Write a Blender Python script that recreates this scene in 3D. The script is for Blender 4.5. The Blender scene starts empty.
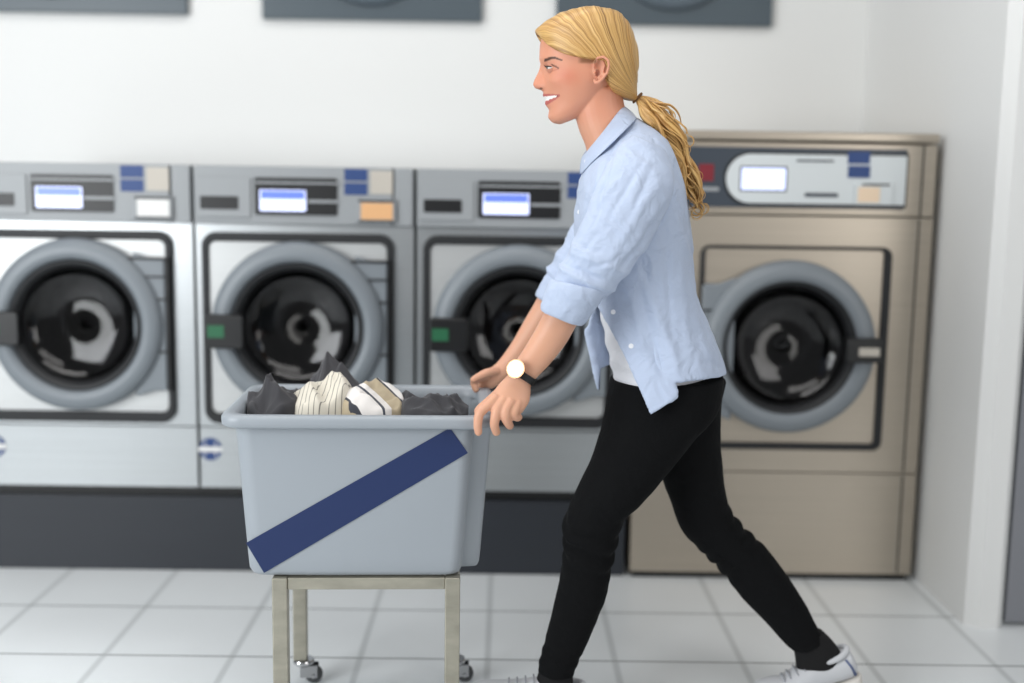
import bpy, bmesh, math, random
from mathutils import Vector, Matrix, noise
random.seed(7)
PI = math.pi
sc = bpy.context.scene
C = sc.collection

# ------------------------------------------------------------------ camera
F_PX, CAM_H = 1120.0, 1.22
def cam_axes(vx=506., vy=190., roll=0.89):
    a = math.radians(roll)
    dx, dy = vx-512, vy-341.5
    ux = dx*math.cos(a)+dy*math.sin(a); uy = -dx*math.sin(a)+dy*math.cos(a)
    pitch = math.atan2(-uy, F_PX); yaw = math.atan(ux/math.hypot(F_PX, uy))
    f = Vector((-math.sin(yaw)*math.cos(pitch), math.cos(yaw)*math.cos(pitch), -math.sin(pitch)))
    r = Vector((math.cos(yaw), math.sin(yaw), 0)); u = r.cross(f)
    return (r*math.cos(a)+u*math.sin(a), -r*math.sin(a)+u*math.cos(a), f)
CR, CU, CF = cam_axes()
cam_data = bpy.data.cameras.new('camera'); cam = bpy.data.objects.new('camera', cam_data); C.objects.link(cam)
sc.camera = cam
cam_data.sensor_width = 36; cam_data.lens = F_PX/1024*36
cam.matrix_world = Matrix(((CR.x, CU.x, -CF.x, 0), (CR.y, CU.y, -CF.y, 0), (CR.z, CU.z, -CF.z, CAM_H), (0, 0, 0, 1)))
cam_data.dof.use_dof = True; cam_data.dof.focus_distance = 2.42; cam_data.dof.aperture_fstop = 0.95
cam_data.clip_start = 0.05

def at(px, py, Y):
    """world point seen at a pixel, at distance Y into the room"""
    d = CF*F_PX+CR*(px-512)-CU*(py-341.5); t = Y/d.y
    return Vector((d.x*t, Y, CAM_H+d.z*t))

# ------------------------------------------------------------------ world, lights, exposure
w = bpy.data.worlds.new('world'); sc.world = w; w.use_nodes = True
wn = w.node_tree; bg = wn.nodes['Background']
bg.inputs[0].default_value = (0.94, 0.97, 1.0, 1); bg.inputs[1].default_value = 0.25
def area(name, loc, target, sx, sy, power, col=(1, 1, 1)):
    l = bpy.data.lights.new(name, 'AREA'); l.shape = 'RECTANGLE'; l.size = sx; l.size_y = sy; l.energy = power; l.color = col
    o = bpy.data.objects.new(name, l); C.objects.link(o); o.location = loc
    o.rotation_euler = (Vector(target)-Vector(loc)).to_track_quat('-Z', 'Y').to_euler()
    return o
area('window_daylight', (-3.0, 0.2, 1.7), (-0.6, 3.3, 0.9), 2.2, 2.2, 120, (0.96, 0.985, 1.0))
area('fill_right', (2.9, -0.3, 1.7), (0.8, 3.2, 0.8), 1.6, 2.0, 34, (1.0, 0.985, 0.96))  # added fill from the right front, brightens the large machine and the woman
area('overhead_fill_front', (0.1, 1.3, 3.0), (0.1, 2.2, 0.6), 2.4, 1.0, 22, (1.0, 0.98, 0.95))  # unseen overhead fill, added as key light on the woman
area('overhead_fill_back', (-1.0, 2.7, 3.3), (-1.0, 2.6, 0), 3.0, 0.9, 30, (1.0, 0.98, 0.95))  # unseen overhead fill, added to brighten the floor at the left
sc.view_settings.view_transform = 'Standard'; sc.view_settings.look = 'None'
sc.view_settings.gamma = 1; sc.view_settings.use_curve_mapping = False
sc.view_settings.exposure = 0.0

# ------------------------------------------------------------------ helpers
def lin(c):
    return tuple(((x/255)/12.92 if x/255 <= 0.04045 else ((x/255+0.055)/1.055)**2.4) for x in c)+(1,)
MATS = {}
def mat(name, rgb, rough=0.5, metal=0.0, var=0.0, scale=(8, 8, 8), bump=0.0, bscale=60, emit=0, coat=0, spec=None, sheen=0, sss=0, bdist=0.002):
    if name in MATS: return MATS[name]
    m = bpy.data.materials.new(name); m.use_nodes = True; MATS[name] = m
    n = m.node_tree.nodes; l = m.node_tree.links; b = n['Principled BSDF']
    c = lin(rgb); b.inputs['Base Color'].default_value = c
    b.inputs['Roughness'].default_value = rough; b.inputs['Metallic'].default_value = metal
    if coat: b.inputs['Coat Weight'].default_value = coat
    if spec is not None: b.inputs['Specular IOR Level'].default_value = spec
    if sheen: b.inputs['Sheen Weight'].default_value = sheen
    if sss:
        b.inputs['Subsurface Weight'].default_value = sss; b.inputs['Subsurface Radius'].default_value = (0.012, 0.004, 0.002); b.inputs['Subsurface Scale'].default_value = 1
    if emit:
        b.inputs['Emission Color'].default_value = c; b.inputs['Emission Strength'].default_value = emit
    tc = n.new('ShaderNodeTexCoord'); mp = n.new('ShaderNodeMapping'); l.new(tc.outputs['Object'], mp.inputs[0])
    if var:
        mp.inputs['Scale'].default_value = scale
        t = n.new('ShaderNodeTexNoise'); t.inputs['Scale'].default_value = 1; t.inputs['Detail'].default_value = 4
        l.new(mp.outputs[0], t.inputs[0])
        r = n.new('ShaderNodeMapRange'); r.inputs[1].default_value = 0.3; r.inputs[2].default_value = 0.7
        r.inputs[3].default_value = 1-var; r.inputs[4].default_value = 1+var
        l.new(t.outputs[0], r.inputs[0])
        mx = n.new('ShaderNodeVectorMath'); mx.operation = 'SCALE'; mx.inputs[0].default_value = c[:3]
        l.new(r.outputs[0], mx.inputs['Scale']); l.new(mx.outputs[0], b.inputs['Base Color'])
    if bump:
        t2 = n.new('ShaderNodeTexNoise'); t2.inputs['Scale'].default_value = bscale; t2.inputs['Detail'].default_value = 3
        l.new(tc.outputs['Object'], t2.inputs[0])
        bp = n.new('ShaderNodeBump'); bp.inputs['Strength'].default_value = bump; bp.inputs['Distance'].default_value = bdist
        l.new(t2.outputs[0], bp.inputs['Height']); l.new(bp.outputs[0], b.inputs['Normal'])
    return m

class MB:
    """collects geometry, then links it as one mesh object"""
    def __init__(s): s.v = []; s.f = []; s.m = []
    def add(s, vs, fs, mi=0):
        o = len(s.v); s.v += [tuple(x) for x in vs]; s.f += [tuple(i+o for i in f) for f in fs]; s.m += [mi]*len(fs)
    def box(s, x0, x1, y0, y1, z0, z1, mi=0):
        s.add([(x0, y0, z0), (x1, y0, z0), (x1, y1, z0), (x0, y1, z0), (x0, y0, z1), (x1, y0, z1), (x1, y1, z1), (x0, y1, z1)],
              [(0, 3, 2, 1), (4, 5, 6, 7), (0, 1, 5, 4), (1, 2, 6, 5), (2, 3, 7, 6), (3, 0, 4, 7)], mi)
    def prism(s, pts, y0, y1, mi=0):
        """outline in x,z pushed from y0 (front) to y1"""
        n = len(pts)
        s.add([(x, y0, z) for x, z in pts]+[(x, y1, z) for x, z in pts],
              [tuple(range(n)), tuple(range(2*n-1, n-1, -1))]+[(i, i+n, (i+1) % n+n, (i+1) % n) for i in range(n)], mi)
    def ring(s, a, b, y0, y1, mi=0):
        """frame between outline a (outer) and b (inner)"""
        n = len(a)
        v = [(x, y0, z) for x, z in a]+[(x, y0, z) for x, z in b]+[(x, y1, z) for x, z in a]+[(x, y1, z) for x, z in b]
        f = []
        for i in range(n):
            j = (i+1) % n
            f += [(i, j, j+n, i+n), (i, i+2*n, j+2*n, j), (i+n, j+n, j+3*n, i+3*n), (i+2*n, i+3*n, j+3*n, j+2*n)]
        s.add(v, f, mi)
    def lathe(s, prof, cx, cz, n=56, mi=0, axis='y', closed=False):
        """profile (radius, depth) spun about an axis"""
        k = len(prof); v = []
        for i in range(n):
            a = 2*PI*i/n
            for r, d in prof:
                if axis == 'y': v.append((cx+r*math.cos(a), d, cz+r*math.sin(a)))
                else: v.append((cx+r*math.cos(a), cz+r*math.sin(a), d))
        f = []
        for i in range(n):
            j = (i+1) % n
            for q in range(k if closed else k-1):
                q2 = (q+1) % k
                f.append((i*k+q, i*k+q2, j*k+q2, j*k+q))
        s.add(v, f, mi)
    def tube(s, pts, rad, n=10, mi=0, flat=1.0, up=None, closed=False):
        """tube along points; rad a number or a list"""
        P = [Vector(p) for p in pts]; k = len(P); v = []; nrm = None
        for i, p in enumerate(P):
            t = ((P[(i+1) % k]-P[i-1]) if closed else (P[min(i+1, k-1)]-P[max(i-1, 0)])).normalized()
            if nrm is None:
                nrm = (Vector(up) if up else (Vector((0, 1, 0)) if abs(t.y) < 0.9 else Vector((1, 0, 0))))
            nrm = (nrm-t*nrm.dot(t)).normalized(); b = t.cross(nrm)
            r = rad[i] if isinstance(rad, (list, tuple)) else rad
            for q in range(n):
                a = 2*PI*q/n; v.append(p+nrm*(r*math.cos(a))+b*(r*flat*math.sin(a)))
        f = []
        for i in range(k if closed else k-1):
            i2 = (i+1) % k
            for q in range(n): f.append((i*n+q, i*n+(q+1) % n, i2*n+(q+1) % n, i2*n+q))
        if not closed: f += [tuple(range(n-1, -1, -1)), tuple(range((k-1)*n, k*n))]
        s.add(v, f, mi)
    def grid(s, fn, nu, nv, mi=0, wrap=False):
        v = [fn(i/(nu if wrap else nu-1), j/(nv-1)) for j in range(nv) for i in range(nu)]
        f = [(j*nu+i, j*nu+(i+1) % nu, (j+1)*nu+(i+1) % nu, (j+1)*nu+i) for j in range(nv-1) for i in range(nu if wrap else nu-1)]
        s.add(v, f, mi)
    def build(s, name, mats, parent=None, smooth=False, bevel=0, seg=2, loc=None, fix=True):
        me = bpy.data.meshes.new(name); me.from_pydata(s.v, [], s.f)
        if not isinstance(mats, (list, tuple)): mats = [mats]
        for m in mats: me.materials.append(m)
        me.polygons.foreach_set('material_index', s.m)
        if smooth: me.polygons.foreach_set('use_smooth', [True]*len(s.f))
        me.update()
        if fix:
            bm = bmesh.new(); bm.from_mesh(me); bmesh.ops.recalc_face_normals(bm, faces=bm.faces); bm.to_mesh(me); bm.free()
        o = bpy.data.objects.new(name, me); C.objects.link(o)
        if parent is not None: o.parent = parent
        if loc: o.location = loc
        if bevel:
            b = o.modifiers.new('bevel', 'BEVEL'); b.width = bevel; b.segments = seg; b.limit_method = 'ANGLE'; b.angle_limit = math.radians(40)
            me.polygons.foreach_set('use_smooth', [True]*len(s.f))
            wn_ = o.modifiers.new('wn', 'WEIGHTED_NORMAL'); wn_.keep_sharp = True
        return o
def tag(o, label, cat, group=None):
    o['label'] = label; o['category'] = cat
    if group: o['group'] = group
    return o
def struct(o): o['kind'] = 'structure'; return o
def thing(name, label, cat, loc=(0, 0, 0), group=None):
    o = bpy.data.objects.new(name, None); C.objects.link(o); o.location = loc; o.empty_display_size = 0.1
    return tag(o, label, cat, group)
def rrect(x0, x1, z0, z1, r, n=6):
    p = []
    for cx, cz, a0 in ((x1-r, z1-r, 0), (x0+r, z1-r, 90), (x0+r, z0+r, 180), (x1-r, z0+r, 270)):
        for i in range(n+1):
            a = math.radians(a0+90*i/n); p.append((cx+r*math.cos(a), cz+r*math.sin(a)))
    return p
def dense(P, step=0.012):
    out = []
    for i, a in enumerate(P):
        b = P[(i+1) % len(P)]; k = max(1, int(math.hypot(b[0]-a[0], b[1]-a[1])/step))
        out += [(a[0]+(b[0]-a[0])*j/k, a[1]+(b[1]-a[1])*j/k) for j in range(k)]
    return out
def circ(cx, cz, r, n=48, a0=0): return [(cx+r*math.cos(2*PI*i/n+a0), cz+r*math.sin(2*PI*i/n+a0)) for i in range(n)]
def copy_tree(o, parent=None):
    c = o.copy(); C.objects.link(c); c.parent = parent
    for ch in list(o.children): copy_tree(ch, c)
    return c

# ------------------------------------------------------------------ materials of the room
wall_m = mat('white_wall_paint', (226, 227, 226), 0.6, bump=0.08, bscale=90)
steel = mat('brushed_steel', (186, 190, 192), 0.33, 0.9, var=0.05, scale=(1.5, 1.5, 160), bump=0.03, bscale=30)
steel_warm = mat('warm_brushed_steel', (186, 176, 162), 0.36, 0.8, var=0.05, scale=(1.5, 1.5, 160))
steel_lt = mat('light_steel', (196, 198, 198), 0.4, 0.55, var=0.04, scale=(1.5, 1.5, 120))
grey_pl = mat('grey_door_plastic', (122, 129, 135), 0.42)
panel_g = mat('grey_control_plastic', (148, 152, 155), 0.45)
black = mat('black_plastic', (16, 17, 19), 0.4)
gasket = mat('black_gasket', (24, 26, 29), 0.55)
slate = mat('slate_panel', (58, 66, 76), 0.35)
drum_m = mat('drum_steel', (150, 144, 138), 0.45, 0.5, var=0.3, scale=(9, 9, 9))
screen_m = mat('lit_screen', (206, 214, 250), 0.3, emit=0.85)
screen_b = mat('screen_blue_band', (96, 118, 205), 0.3, emit=0.6)
blue_st = mat('blue_sticker', (38, 66, 120), 0.5)
white_st = mat('white_sticker', (224, 224, 222), 0.5)
beige_st = mat('beige_sticker', (186, 180, 170), 0.5)
orange_st = mat('orange_sticker', (222, 172, 122), 0.5)
green_st = mat('green_label', (26, 96, 62), 0.5)
red_m = mat('red_sticker', (120, 26, 40), 0.5)
white_pl = mat('white_fascia', (206, 212, 214), 0.35)
glass_m = bpy.data.materials.new('tinted_door_glass'); glass_m.use_nodes = True
_n = glass_m.node_tree.nodes; _l = glass_m.node_tree.links; _n.remove(_n['Principled BSDF'])
_t = _n.new('ShaderNodeBsdfTransparent'); _t.inputs[0].default_value = (0.50, 0.50, 0.52, 1)
_g = _n.new('ShaderNodeBsdfGlossy'); _g.inputs['Roughness'].default_value = 0.08
_fr = _n.new('ShaderNodeFresnel'); _fr.inputs[0].default_value = 1.5
_mx = _n.new('ShaderNodeMixShader'); _l.new(_fr.outputs[0], _mx.inputs[0]); _l.new(_t.outputs[0], _mx.inputs[1]); _l.new(_g.outputs[0], _mx.inputs[2])
_l.new(_mx.outputs[0], _n['Material Output'].inputs[0])
plinth_m = mat('slate_plinth_board', (38, 42, 49), 0.4, var=0.04, scale=(2, 2, 20))

# ------------------------------------------------------------------ room shell
def tile_mat():
    m = bpy.data.materials.new('white_floor_tiles'); m.use_nodes = True
    n = m.node_tree.nodes; l = m.node_tree.links; b = n['Principled BSDF']
    tc = n.new('ShaderNodeTexCoord'); mp = n.new('ShaderNodeMapping'); l.new(tc.outputs['Object'], mp.inputs[0])
    S = 0.334
    mp.inputs['Location'].default_value = (0.03/S+0.0, -(3.138/0.341), 0); mp.inputs['Scale'].default_value = (1/S, 1/0.341, 1)
    sep = n.new('ShaderNodeSeparateXYZ'); l.new(mp.outputs[0], sep.inputs[0])
    def M(op, a, b_=None, c_=None):
        q = n.new('ShaderNodeMath'); q.operation = op
        for i, v in enumerate((a, b_, c_)):
            if v is None: continue
            if isinstance(v, (int, float)): q.inputs[i].default_value = v
            else: l.new(v, q.inputs[i])
        return q.outputs[0]
    def line(o, wd, soft):      # 1 on the joint, 0 on the tile
        d = M('ABSOLUTE', M('SUBTRACT', M('FRACT', M('ADD', o, 0.5)), 0.5))
        r = n.new('ShaderNodeMapRange'); r.interpolation_type = 'SMOOTHSTEP'; l.new(d, r.inputs[0])
        r.inputs[1].default_value = wd; r.inputs[2].default_value = wd+soft; r.inputs[3].default_value = 1; r.inputs[4].default_value = 0
        return r.outputs[0]
    ly = line(sep.outputs[1], 0.006, 0.008); lx = M('MULTIPLY', line(sep.outputs[0], 0.010, 0.030), 0.34)
    jt = M('MAXIMUM', ly, lx)
    br = n.new('ShaderNodeMix'); br.data_type = 'RGBA'; l.new(jt, br.inputs[0])
    br.inputs[6].default_value = lin((222, 226, 228)); br.inputs[7].default_value = lin((120, 125, 126))
    ns = n.new('ShaderNodeTexNoise'); ns.inputs['Scale'].default_value = 3; ns.inputs['Detail'].default_value = 5; l.new(tc.outputs['Object'], ns.inputs[0])
    mr = n.new('ShaderNodeMapRange'); mr.inputs[3].default_value = 0.94; mr.inputs[4].default_value = 1.05; l.new(ns.outputs[0], mr.inputs[0])
    sc_ = n.new('ShaderNodeVectorMath'); sc_.operation = 'SCALE'; l.new(br.outputs[2], sc_.inputs[0]); l.new(mr.outputs[0], sc_.inputs['Scale'])
    l.new(sc_.outputs[0], b.inputs['Base Color']); b.inputs['Roughness'].default_value = 0.3
    bp = n.new('ShaderNodeBump'); bp.inputs['Strength'].default_value = 0.4; bp.inputs['Distance'].default_value = 0.002; bp.invert = True
    l.new(jt, bp.inputs['Height']); l.new(bp.outputs[0], b.inputs['Normal'])
    return m
YF = 3.44      # fronts of the machines
YB = 4.28      # back wall
m = MB(); m.box(-4.2, 3.2, -0.6, YB+0.1, -0.06, 0); struct(m.build('floor', tile_mat()))
m = MB(); m.box(-4.2, 3.2, YB, YB+0.12, 0, 3.5); struct(m.build('wall_back', wall_m))
XW = 1.335
m = MB()
m.add([(XW, YB, 0), (XW, 3.08, 0), (XW+0.03, 3.05, 0), (1.42, 3.05, 0), (1.44, 3.07, 0), (1.44, YB, 0),
       (XW, YB, 3.5), (XW, 3.08, 3.5), (XW+0.03, 3.05, 3.5), (1.42, 3.05, 3.5), (1.44, 3.07, 3.5), (1.44, YB, 3.5)],
      [(0, 1, 7, 6), (1, 2, 8, 7), (2, 3, 9, 8), (3, 4, 10, 9), (4, 5, 11, 10), (5, 0, 6, 11), (0, 5, 4, 3, 2, 1), (6, 7, 8, 9, 10, 11)])
struct(m.build('wall_right', wall_m))
# grey door leaf beyond the pier
dt = bpy.data.objects.new('door_1', None); C.objects.link(dt); dt.location = (1.45, 3.05, 0); struct(dt)
m = MB(); m.box(0, 0.82, 0.02, 0.06, 0.012, 2.3)
m.build('door_leaf', mat('grey_door_paint', (126, 128, 134), 0.5), dt, bevel=0.004)
m = MB(); m.tube([(0.74, -0.03, 0.98), (0.74, -0.03, 1.12)], 0.009); m.tube([(0.74, 0.03, 0.99), (0.74, -0.03, 0.99)], 0.007); m.tube([(0.74, 0.03, 1.11), (0.74, -0.03, 1.11)], 0.007)
m.build('door_handle', steel, dt, smooth=True)

# ------------------------------------------------------------------ washers
ZW = 1.281
def rect_px(x0, x1, y0, y1, left):
    """front-face rectangle measured on the second machine, in local x,z"""
    a = at(x0, (y0+y1)/2, YF); b = at(x1, (y0+y1)/2, YF); c = at((x0+x1)/2, y0, YF); d = at((x0+x1)/2, y1, YF)
    return a.x-left, b.x-left, d.z, c.z
def make_washer():
    L = -0.95; W = 0.672
    R = lambda x0, x1, y0, y1: rect_px(x0, x1, y0, y1, L)
    t = thing('washing_machine', '', 'washing machine', (L, YF, 0), 'steel washing machines in the row')
    zs = at(300, 226, YF).z; zl = at(300, 428, YF).z; z0 = at(300, 489, YF).z
    cx = at(300, 327, YF).x-L; cz = at(300, 327, YF).z
    # cabinet: hollow steel shell with a round opening in the front
    m = MB()
    x0, x1, y1 = 0.004, W-0.002, 0.78
    N = 48; cr = 0.196
    hole = circ(cx, cz, cr, N, PI/4)
    sq = []
    ax0, ax1, az0, az1 = x0, x1, zl+0.002, zs
    for i in range(N):
        a = (2*PI*i/N+PI/4); k = 4*i/N; s_ = int(k); u = k-s_
        cs = [(ax1, az1), (ax0, az1), (ax0, az0), (ax1, az0)]
        p, q = cs[s_], cs[(s_+1) % 4]; sq.append((p[0]+(q[0]-p[0])*u, p[1]+(q[1]-p[1])*u))
    m.add([(x, 0, z) for x, z in sq]+[(x, 0, z) for x, z in hole]+[(x, 0.05, z) for x, z in hole],
          [(i, (i+1) % N, (i+1) % N+N, i+N) for i in range(N)]+[(i+N, (i+1) % N+N, (i+1) % N+2*N, i+2*N) for i in range(N)])
    zt = ZW
    m.add([(x0, 0, az0), (x0, y1, az0), (x0, y1, zt), (x0, 0.012, zt), (x1, 0, az0), (x1, y1, az0), (x1, y1, zt), (x1, 0.012, zt), (x0, 0, zs), (x1, 0, zs), (x0, 0.012, zs), (x1, 0.012, zs)],
          [(0, 1, 2, 3, 10, 8), (4, 9, 11, 7, 6, 5), (1, 5, 6, 2), (2, 6, 7, 3), (0, 4, 5, 1), (8, 10, 11, 9), (10, 3, 7, 11)])
    m.box(x0, x1, 0, y1, z0+.002, zl-0.002)
    m.build('cabinet', steel, t)
    # control fascia
    m = MB(); m.box(0.004, W-0.066, -0.014, 0.012, zs+0.004, zt-0.0)
    m.box(W-0.062, W-0.004, -0.008, 0.012, zs+0.004, zt)
    cf = m.build('control_panel', panel_g, t, bevel=0.004)
    a = R(198, 252, 177, 217)
    m = MB(); m.prism(rrect(*a, 0.006), -0.020, -0.013)
    dr = m.build('soap_drawer', panel_g, t, bevel=0.002)
    a = R(202, 240, 196, 209); m = MB(); m.prism(rrect(*a, 0.004), -0.0215, -0.019); m.build('drawer_slot', black, dr)
    a = R(256, 338, 178, 215); m = MB(); m.prism(rrect(*a, 0.006), -0.018, -0.013); bz = m.build('display_bezel', black, t)
    a = R(257, 341, 182, 184); m = MB(); m.prism(rrect(*a, 0.001), -0.0200, -0.0175)
    a = R(309, 340, 200, 203); m.prism(rrect(*a, 0.001), -0.0200, -0.0175); m.build('bezel_stripe', panel_g, bz)
    a = R(261, 307, 190, 211); m = MB(); m.prism(rrect(*a, 0.003), -0.0195, -0.0175, 0)
    b_ = R(261, 307, 191, 199); m.prism(rrect(b_[0]+.004, b_[1]-.004, b_[2], b_[3], 0.002), -0.0198, -0.0190, 1)
    m.build('screen', [screen_m, screen_b], bz)
    a = R(345, 368, 169, 181); m = MB(); m.prism(rrect(*a, 0.002), -0.0150, -0.013)
    a = R(345, 368, 183, 195); m.prism(rrect(*a, 0.002), -0.0150, -0.013); m.build('blue_sticker', blue_st, t)
    a = R(371, 393, 171, 194); m = MB(); m.prism(rrect(*a, 0.002), -0.0150, -0.013); m.build('notice_sticker', beige_st, t)
    # coin / card holder
    a = R(356, 396, 199, 223); m = MB(); m.prism(rrect(*a, 0.004), -0.022, -0.013); hd = m.build('tag_holder', panel_g, t, bevel=0.002)
    m = MB(); m.prism(rrect(a[0]+.01, a[1]-.004, a[3]-.009, a[3]-.003, 0.001), -0.0235, -0.0215); m.build('holder_slot', black, hd); m = MB(); m.prism(rrect(a[0]+.01, a[1]-.004, a[2]+.003, a[2]+.008, 0.001), -0.0235, -0.0215)
    m.build('holder_slot', black, hd)
    m = MB(); m.prism(rrect(a[0]+.018, a[1]-.008, a[2]+.011, a[3]-.012, 0.002), -0.0235, -0.0215); m.build('tag', orange_st, hd)
    # door surround: black seal around a pale plate
    a = R(204, 394, 233, 424); m = MB()
    m.ring(rrect(*a, 0.045, 8), rrect(a[0]+.022, a[1]-.022, a[2]+.034, a[3]-.028, 0.022, 8), -0.014, 0.0)
    m.build('door_seal', gasket, t, bevel=0.004)
    N2 = 36
    pl = dense(rrect(a[0]+.022, a[1]-.022, a[2]+.034, a[3]-.028, 0.022, 8))
    pl2 = [(cx+0.2*math.cos(math.atan2(z-cz, x-cx)), cz+0.2*math.sin(math.atan2(z-cz, x-cx))) for x, z in pl]
    m = MB(); m.ring(pl, pl2, -0.006, -0.001); m.build('door_plate', steel_lt, t)
    # hinge cover on the right of the ring
    h = R(366, 388, 262, 392); m = MB()
    m.prism([(h[0]+.03, h[3]), (h[1], h[3]), (h[1], h[2]), (h[0]+.03, h[2]), (h[0]-.03, h[2]-.02), (h[0]-.03, h[3]+.02)], -0.034, -0.006)
    hg = m.build('hinge_cover', grey_pl, t, bevel=0.006)
    for k in (0.13, 0.30, 0.70): 
        m = MB(); z = h[3]-(h[3]-h[2])*k; m.box(h[1]-.075, h[1]+.006, -0.038, -0.033, z-.003, z+.003); m.build('hinge_pin', black, hg)
    m = MB()
    m.box(h[1]+.001, h[1]+.010, -0.03, -0.006, h[2], h[3]+.004); m.box(h[1]-.11, h[1]+.006, -0.036, -0.006, h[3]-.002, h[3]+.006)
    m.build('hinge_post', black, hg)
    # round door
    m = MB()
    prof = [(0.200, -0.03), (0.203, -0.050), (0.210, -0.060), (0.225, -0.064), (0.248, -0.058), (0.262, -0.044), (0.266, -0.02), (0.262, -0.0065), (0.20, -0.0065)]
    m.lathe(prof, cx, cz, 72, closed=True)
    dr = m.build('door', grey_pl, t, smooth=True)
    m = MB(); m.lathe([(0.2005, -0.02), (0.2005, -0.046), (0.194, -0.050), (0.180, -0.030), (0.172, -0.006)], cx, cz, 64, closed=True)
    m.build('door_rim', gasket, dr, smooth=True)
    m = MB(); m.lathe([(0.180, -0.010), (0.172, 0.005), (0.14, 0.028), (0.09, 0.042), (0.0, 0.05), (0.0, 0.044), (0.09, 0.036), (0.14, 0.022), (0.168, -0.001), (0.176, -0.014)], cx, cz, 56, closed=False)
    m.build('door_glass', glass_m, dr, smooth=True)
    m = MB(); a = R(212, 250, 312, 345)
    m.prism(rrect(*a, 0.012), -0.088, -0.05); m.build('handle', black, dr, bevel=0.006)
    a = R(215, 231, 322, 334); m = MB(); m.prism(rrect(*a, 0.002), -0.0895, -0.087); m.build('green_label', green_st, dr)
    # drum with lifter ribs
    m = MB(); m.lathe([(0.2, 0.04), (0.235, 0.07), (0.24, 0.40), (0.22, 0.43), (0.12, 0.44), (0.0, 0.45)], cx, cz, 48)
    for k in range(3):
        a = 2*PI*k/3+0.5; c_, s_ = math.cos(a), math.sin(a); v = []
        for y in (0.08, 0.39):
            for rr, tt in ((0.236, -0.035), (0.19, -0.012), (0.19, 0.012), (0.236, 0.035)):
                v.append((cx+rr*c_-tt*s_, y, cz+rr*s_+tt*c_))
        m.add(v, [(0, 1, 2, 3), (7, 6, 5, 4), (0, 4, 5, 1), (1, 5, 6, 2), (2, 6, 7, 3)])
    m.build('drum', drum_m, t, smooth=False)
    return t, cx, cz
washer, wcx, wcz = make_washer()
def lozenge(parent, cx, cz, y, r=0.036):
    m = MB(); m.prism(circ(cx, cz, r, 32), y-0.002, y+0.0015); d = m.build('badge', blue_st, parent)
    m = MB(); m.prism(rrect(cx-r*1.02, cx+r*1.02, cz-.008, cz+.008, 0.003), y-0.0035, y-0.0015)
    m.prism(rrect(cx-.5*r, cx-.42*r, cz-.7*r, cz+.7*r, 0.001), y-0.003, y-0.0015); m.prism(rrect(cx+.42*r, cx+.5*r, cz-.7*r, cz+.7*r, 0.001), y-0.003, y-0.0015)
    m.build('badge_bar', white_st, d)
w2 = washer
w1 = copy_tree(washer); w1.location.x = -0.95-0.676
w3 = copy_tree(washer); w3.location.x = -0.95+0.676
w2['label'] = 'grey steel washing machine behind the laundry cart, orange tag on its panel'
w1['label'] = 'grey steel washing machine at the left edge, white tag on its panel'
w3['label'] = 'grey steel washing machine behind the forearms of the woman, left of the warm steel machine'
for ch in w1.children:
    if ch.name.startswith('tag_holder'):
        for g in ch.children:
            if g.name.startswith('tag'):
                g.data = g.data.copy(); g.data.materials.clear(); g.data.materials.append(white_st)
lz = at(208, 449, YF)
for t_ in (w1, w2, w3):
    lozenge(t_, lz.x+0.958, lz.z, 0.0)

# plinth the four washers stand on
zp = at(300, 489, YF).z
m = MB(); m.box(-1.63, 0.395, 0.014, 0.80, 0.0, zp-0.034)
pt = tag(bpy.data.objects.new('plinth', None), 'long slate-black plinth under the row of grey washing machines', 'plinth'); C.objects.link(pt); pt.location = (0, YF, 0)
m.build('plinth_board', plinth_m, pt, bevel=0.003)
m = MB(); m.box(-1.62, 0.39, 0.03, 0.78, zp-0.034, zp-0.0); m.build('shadow_gap', black, pt)

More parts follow.
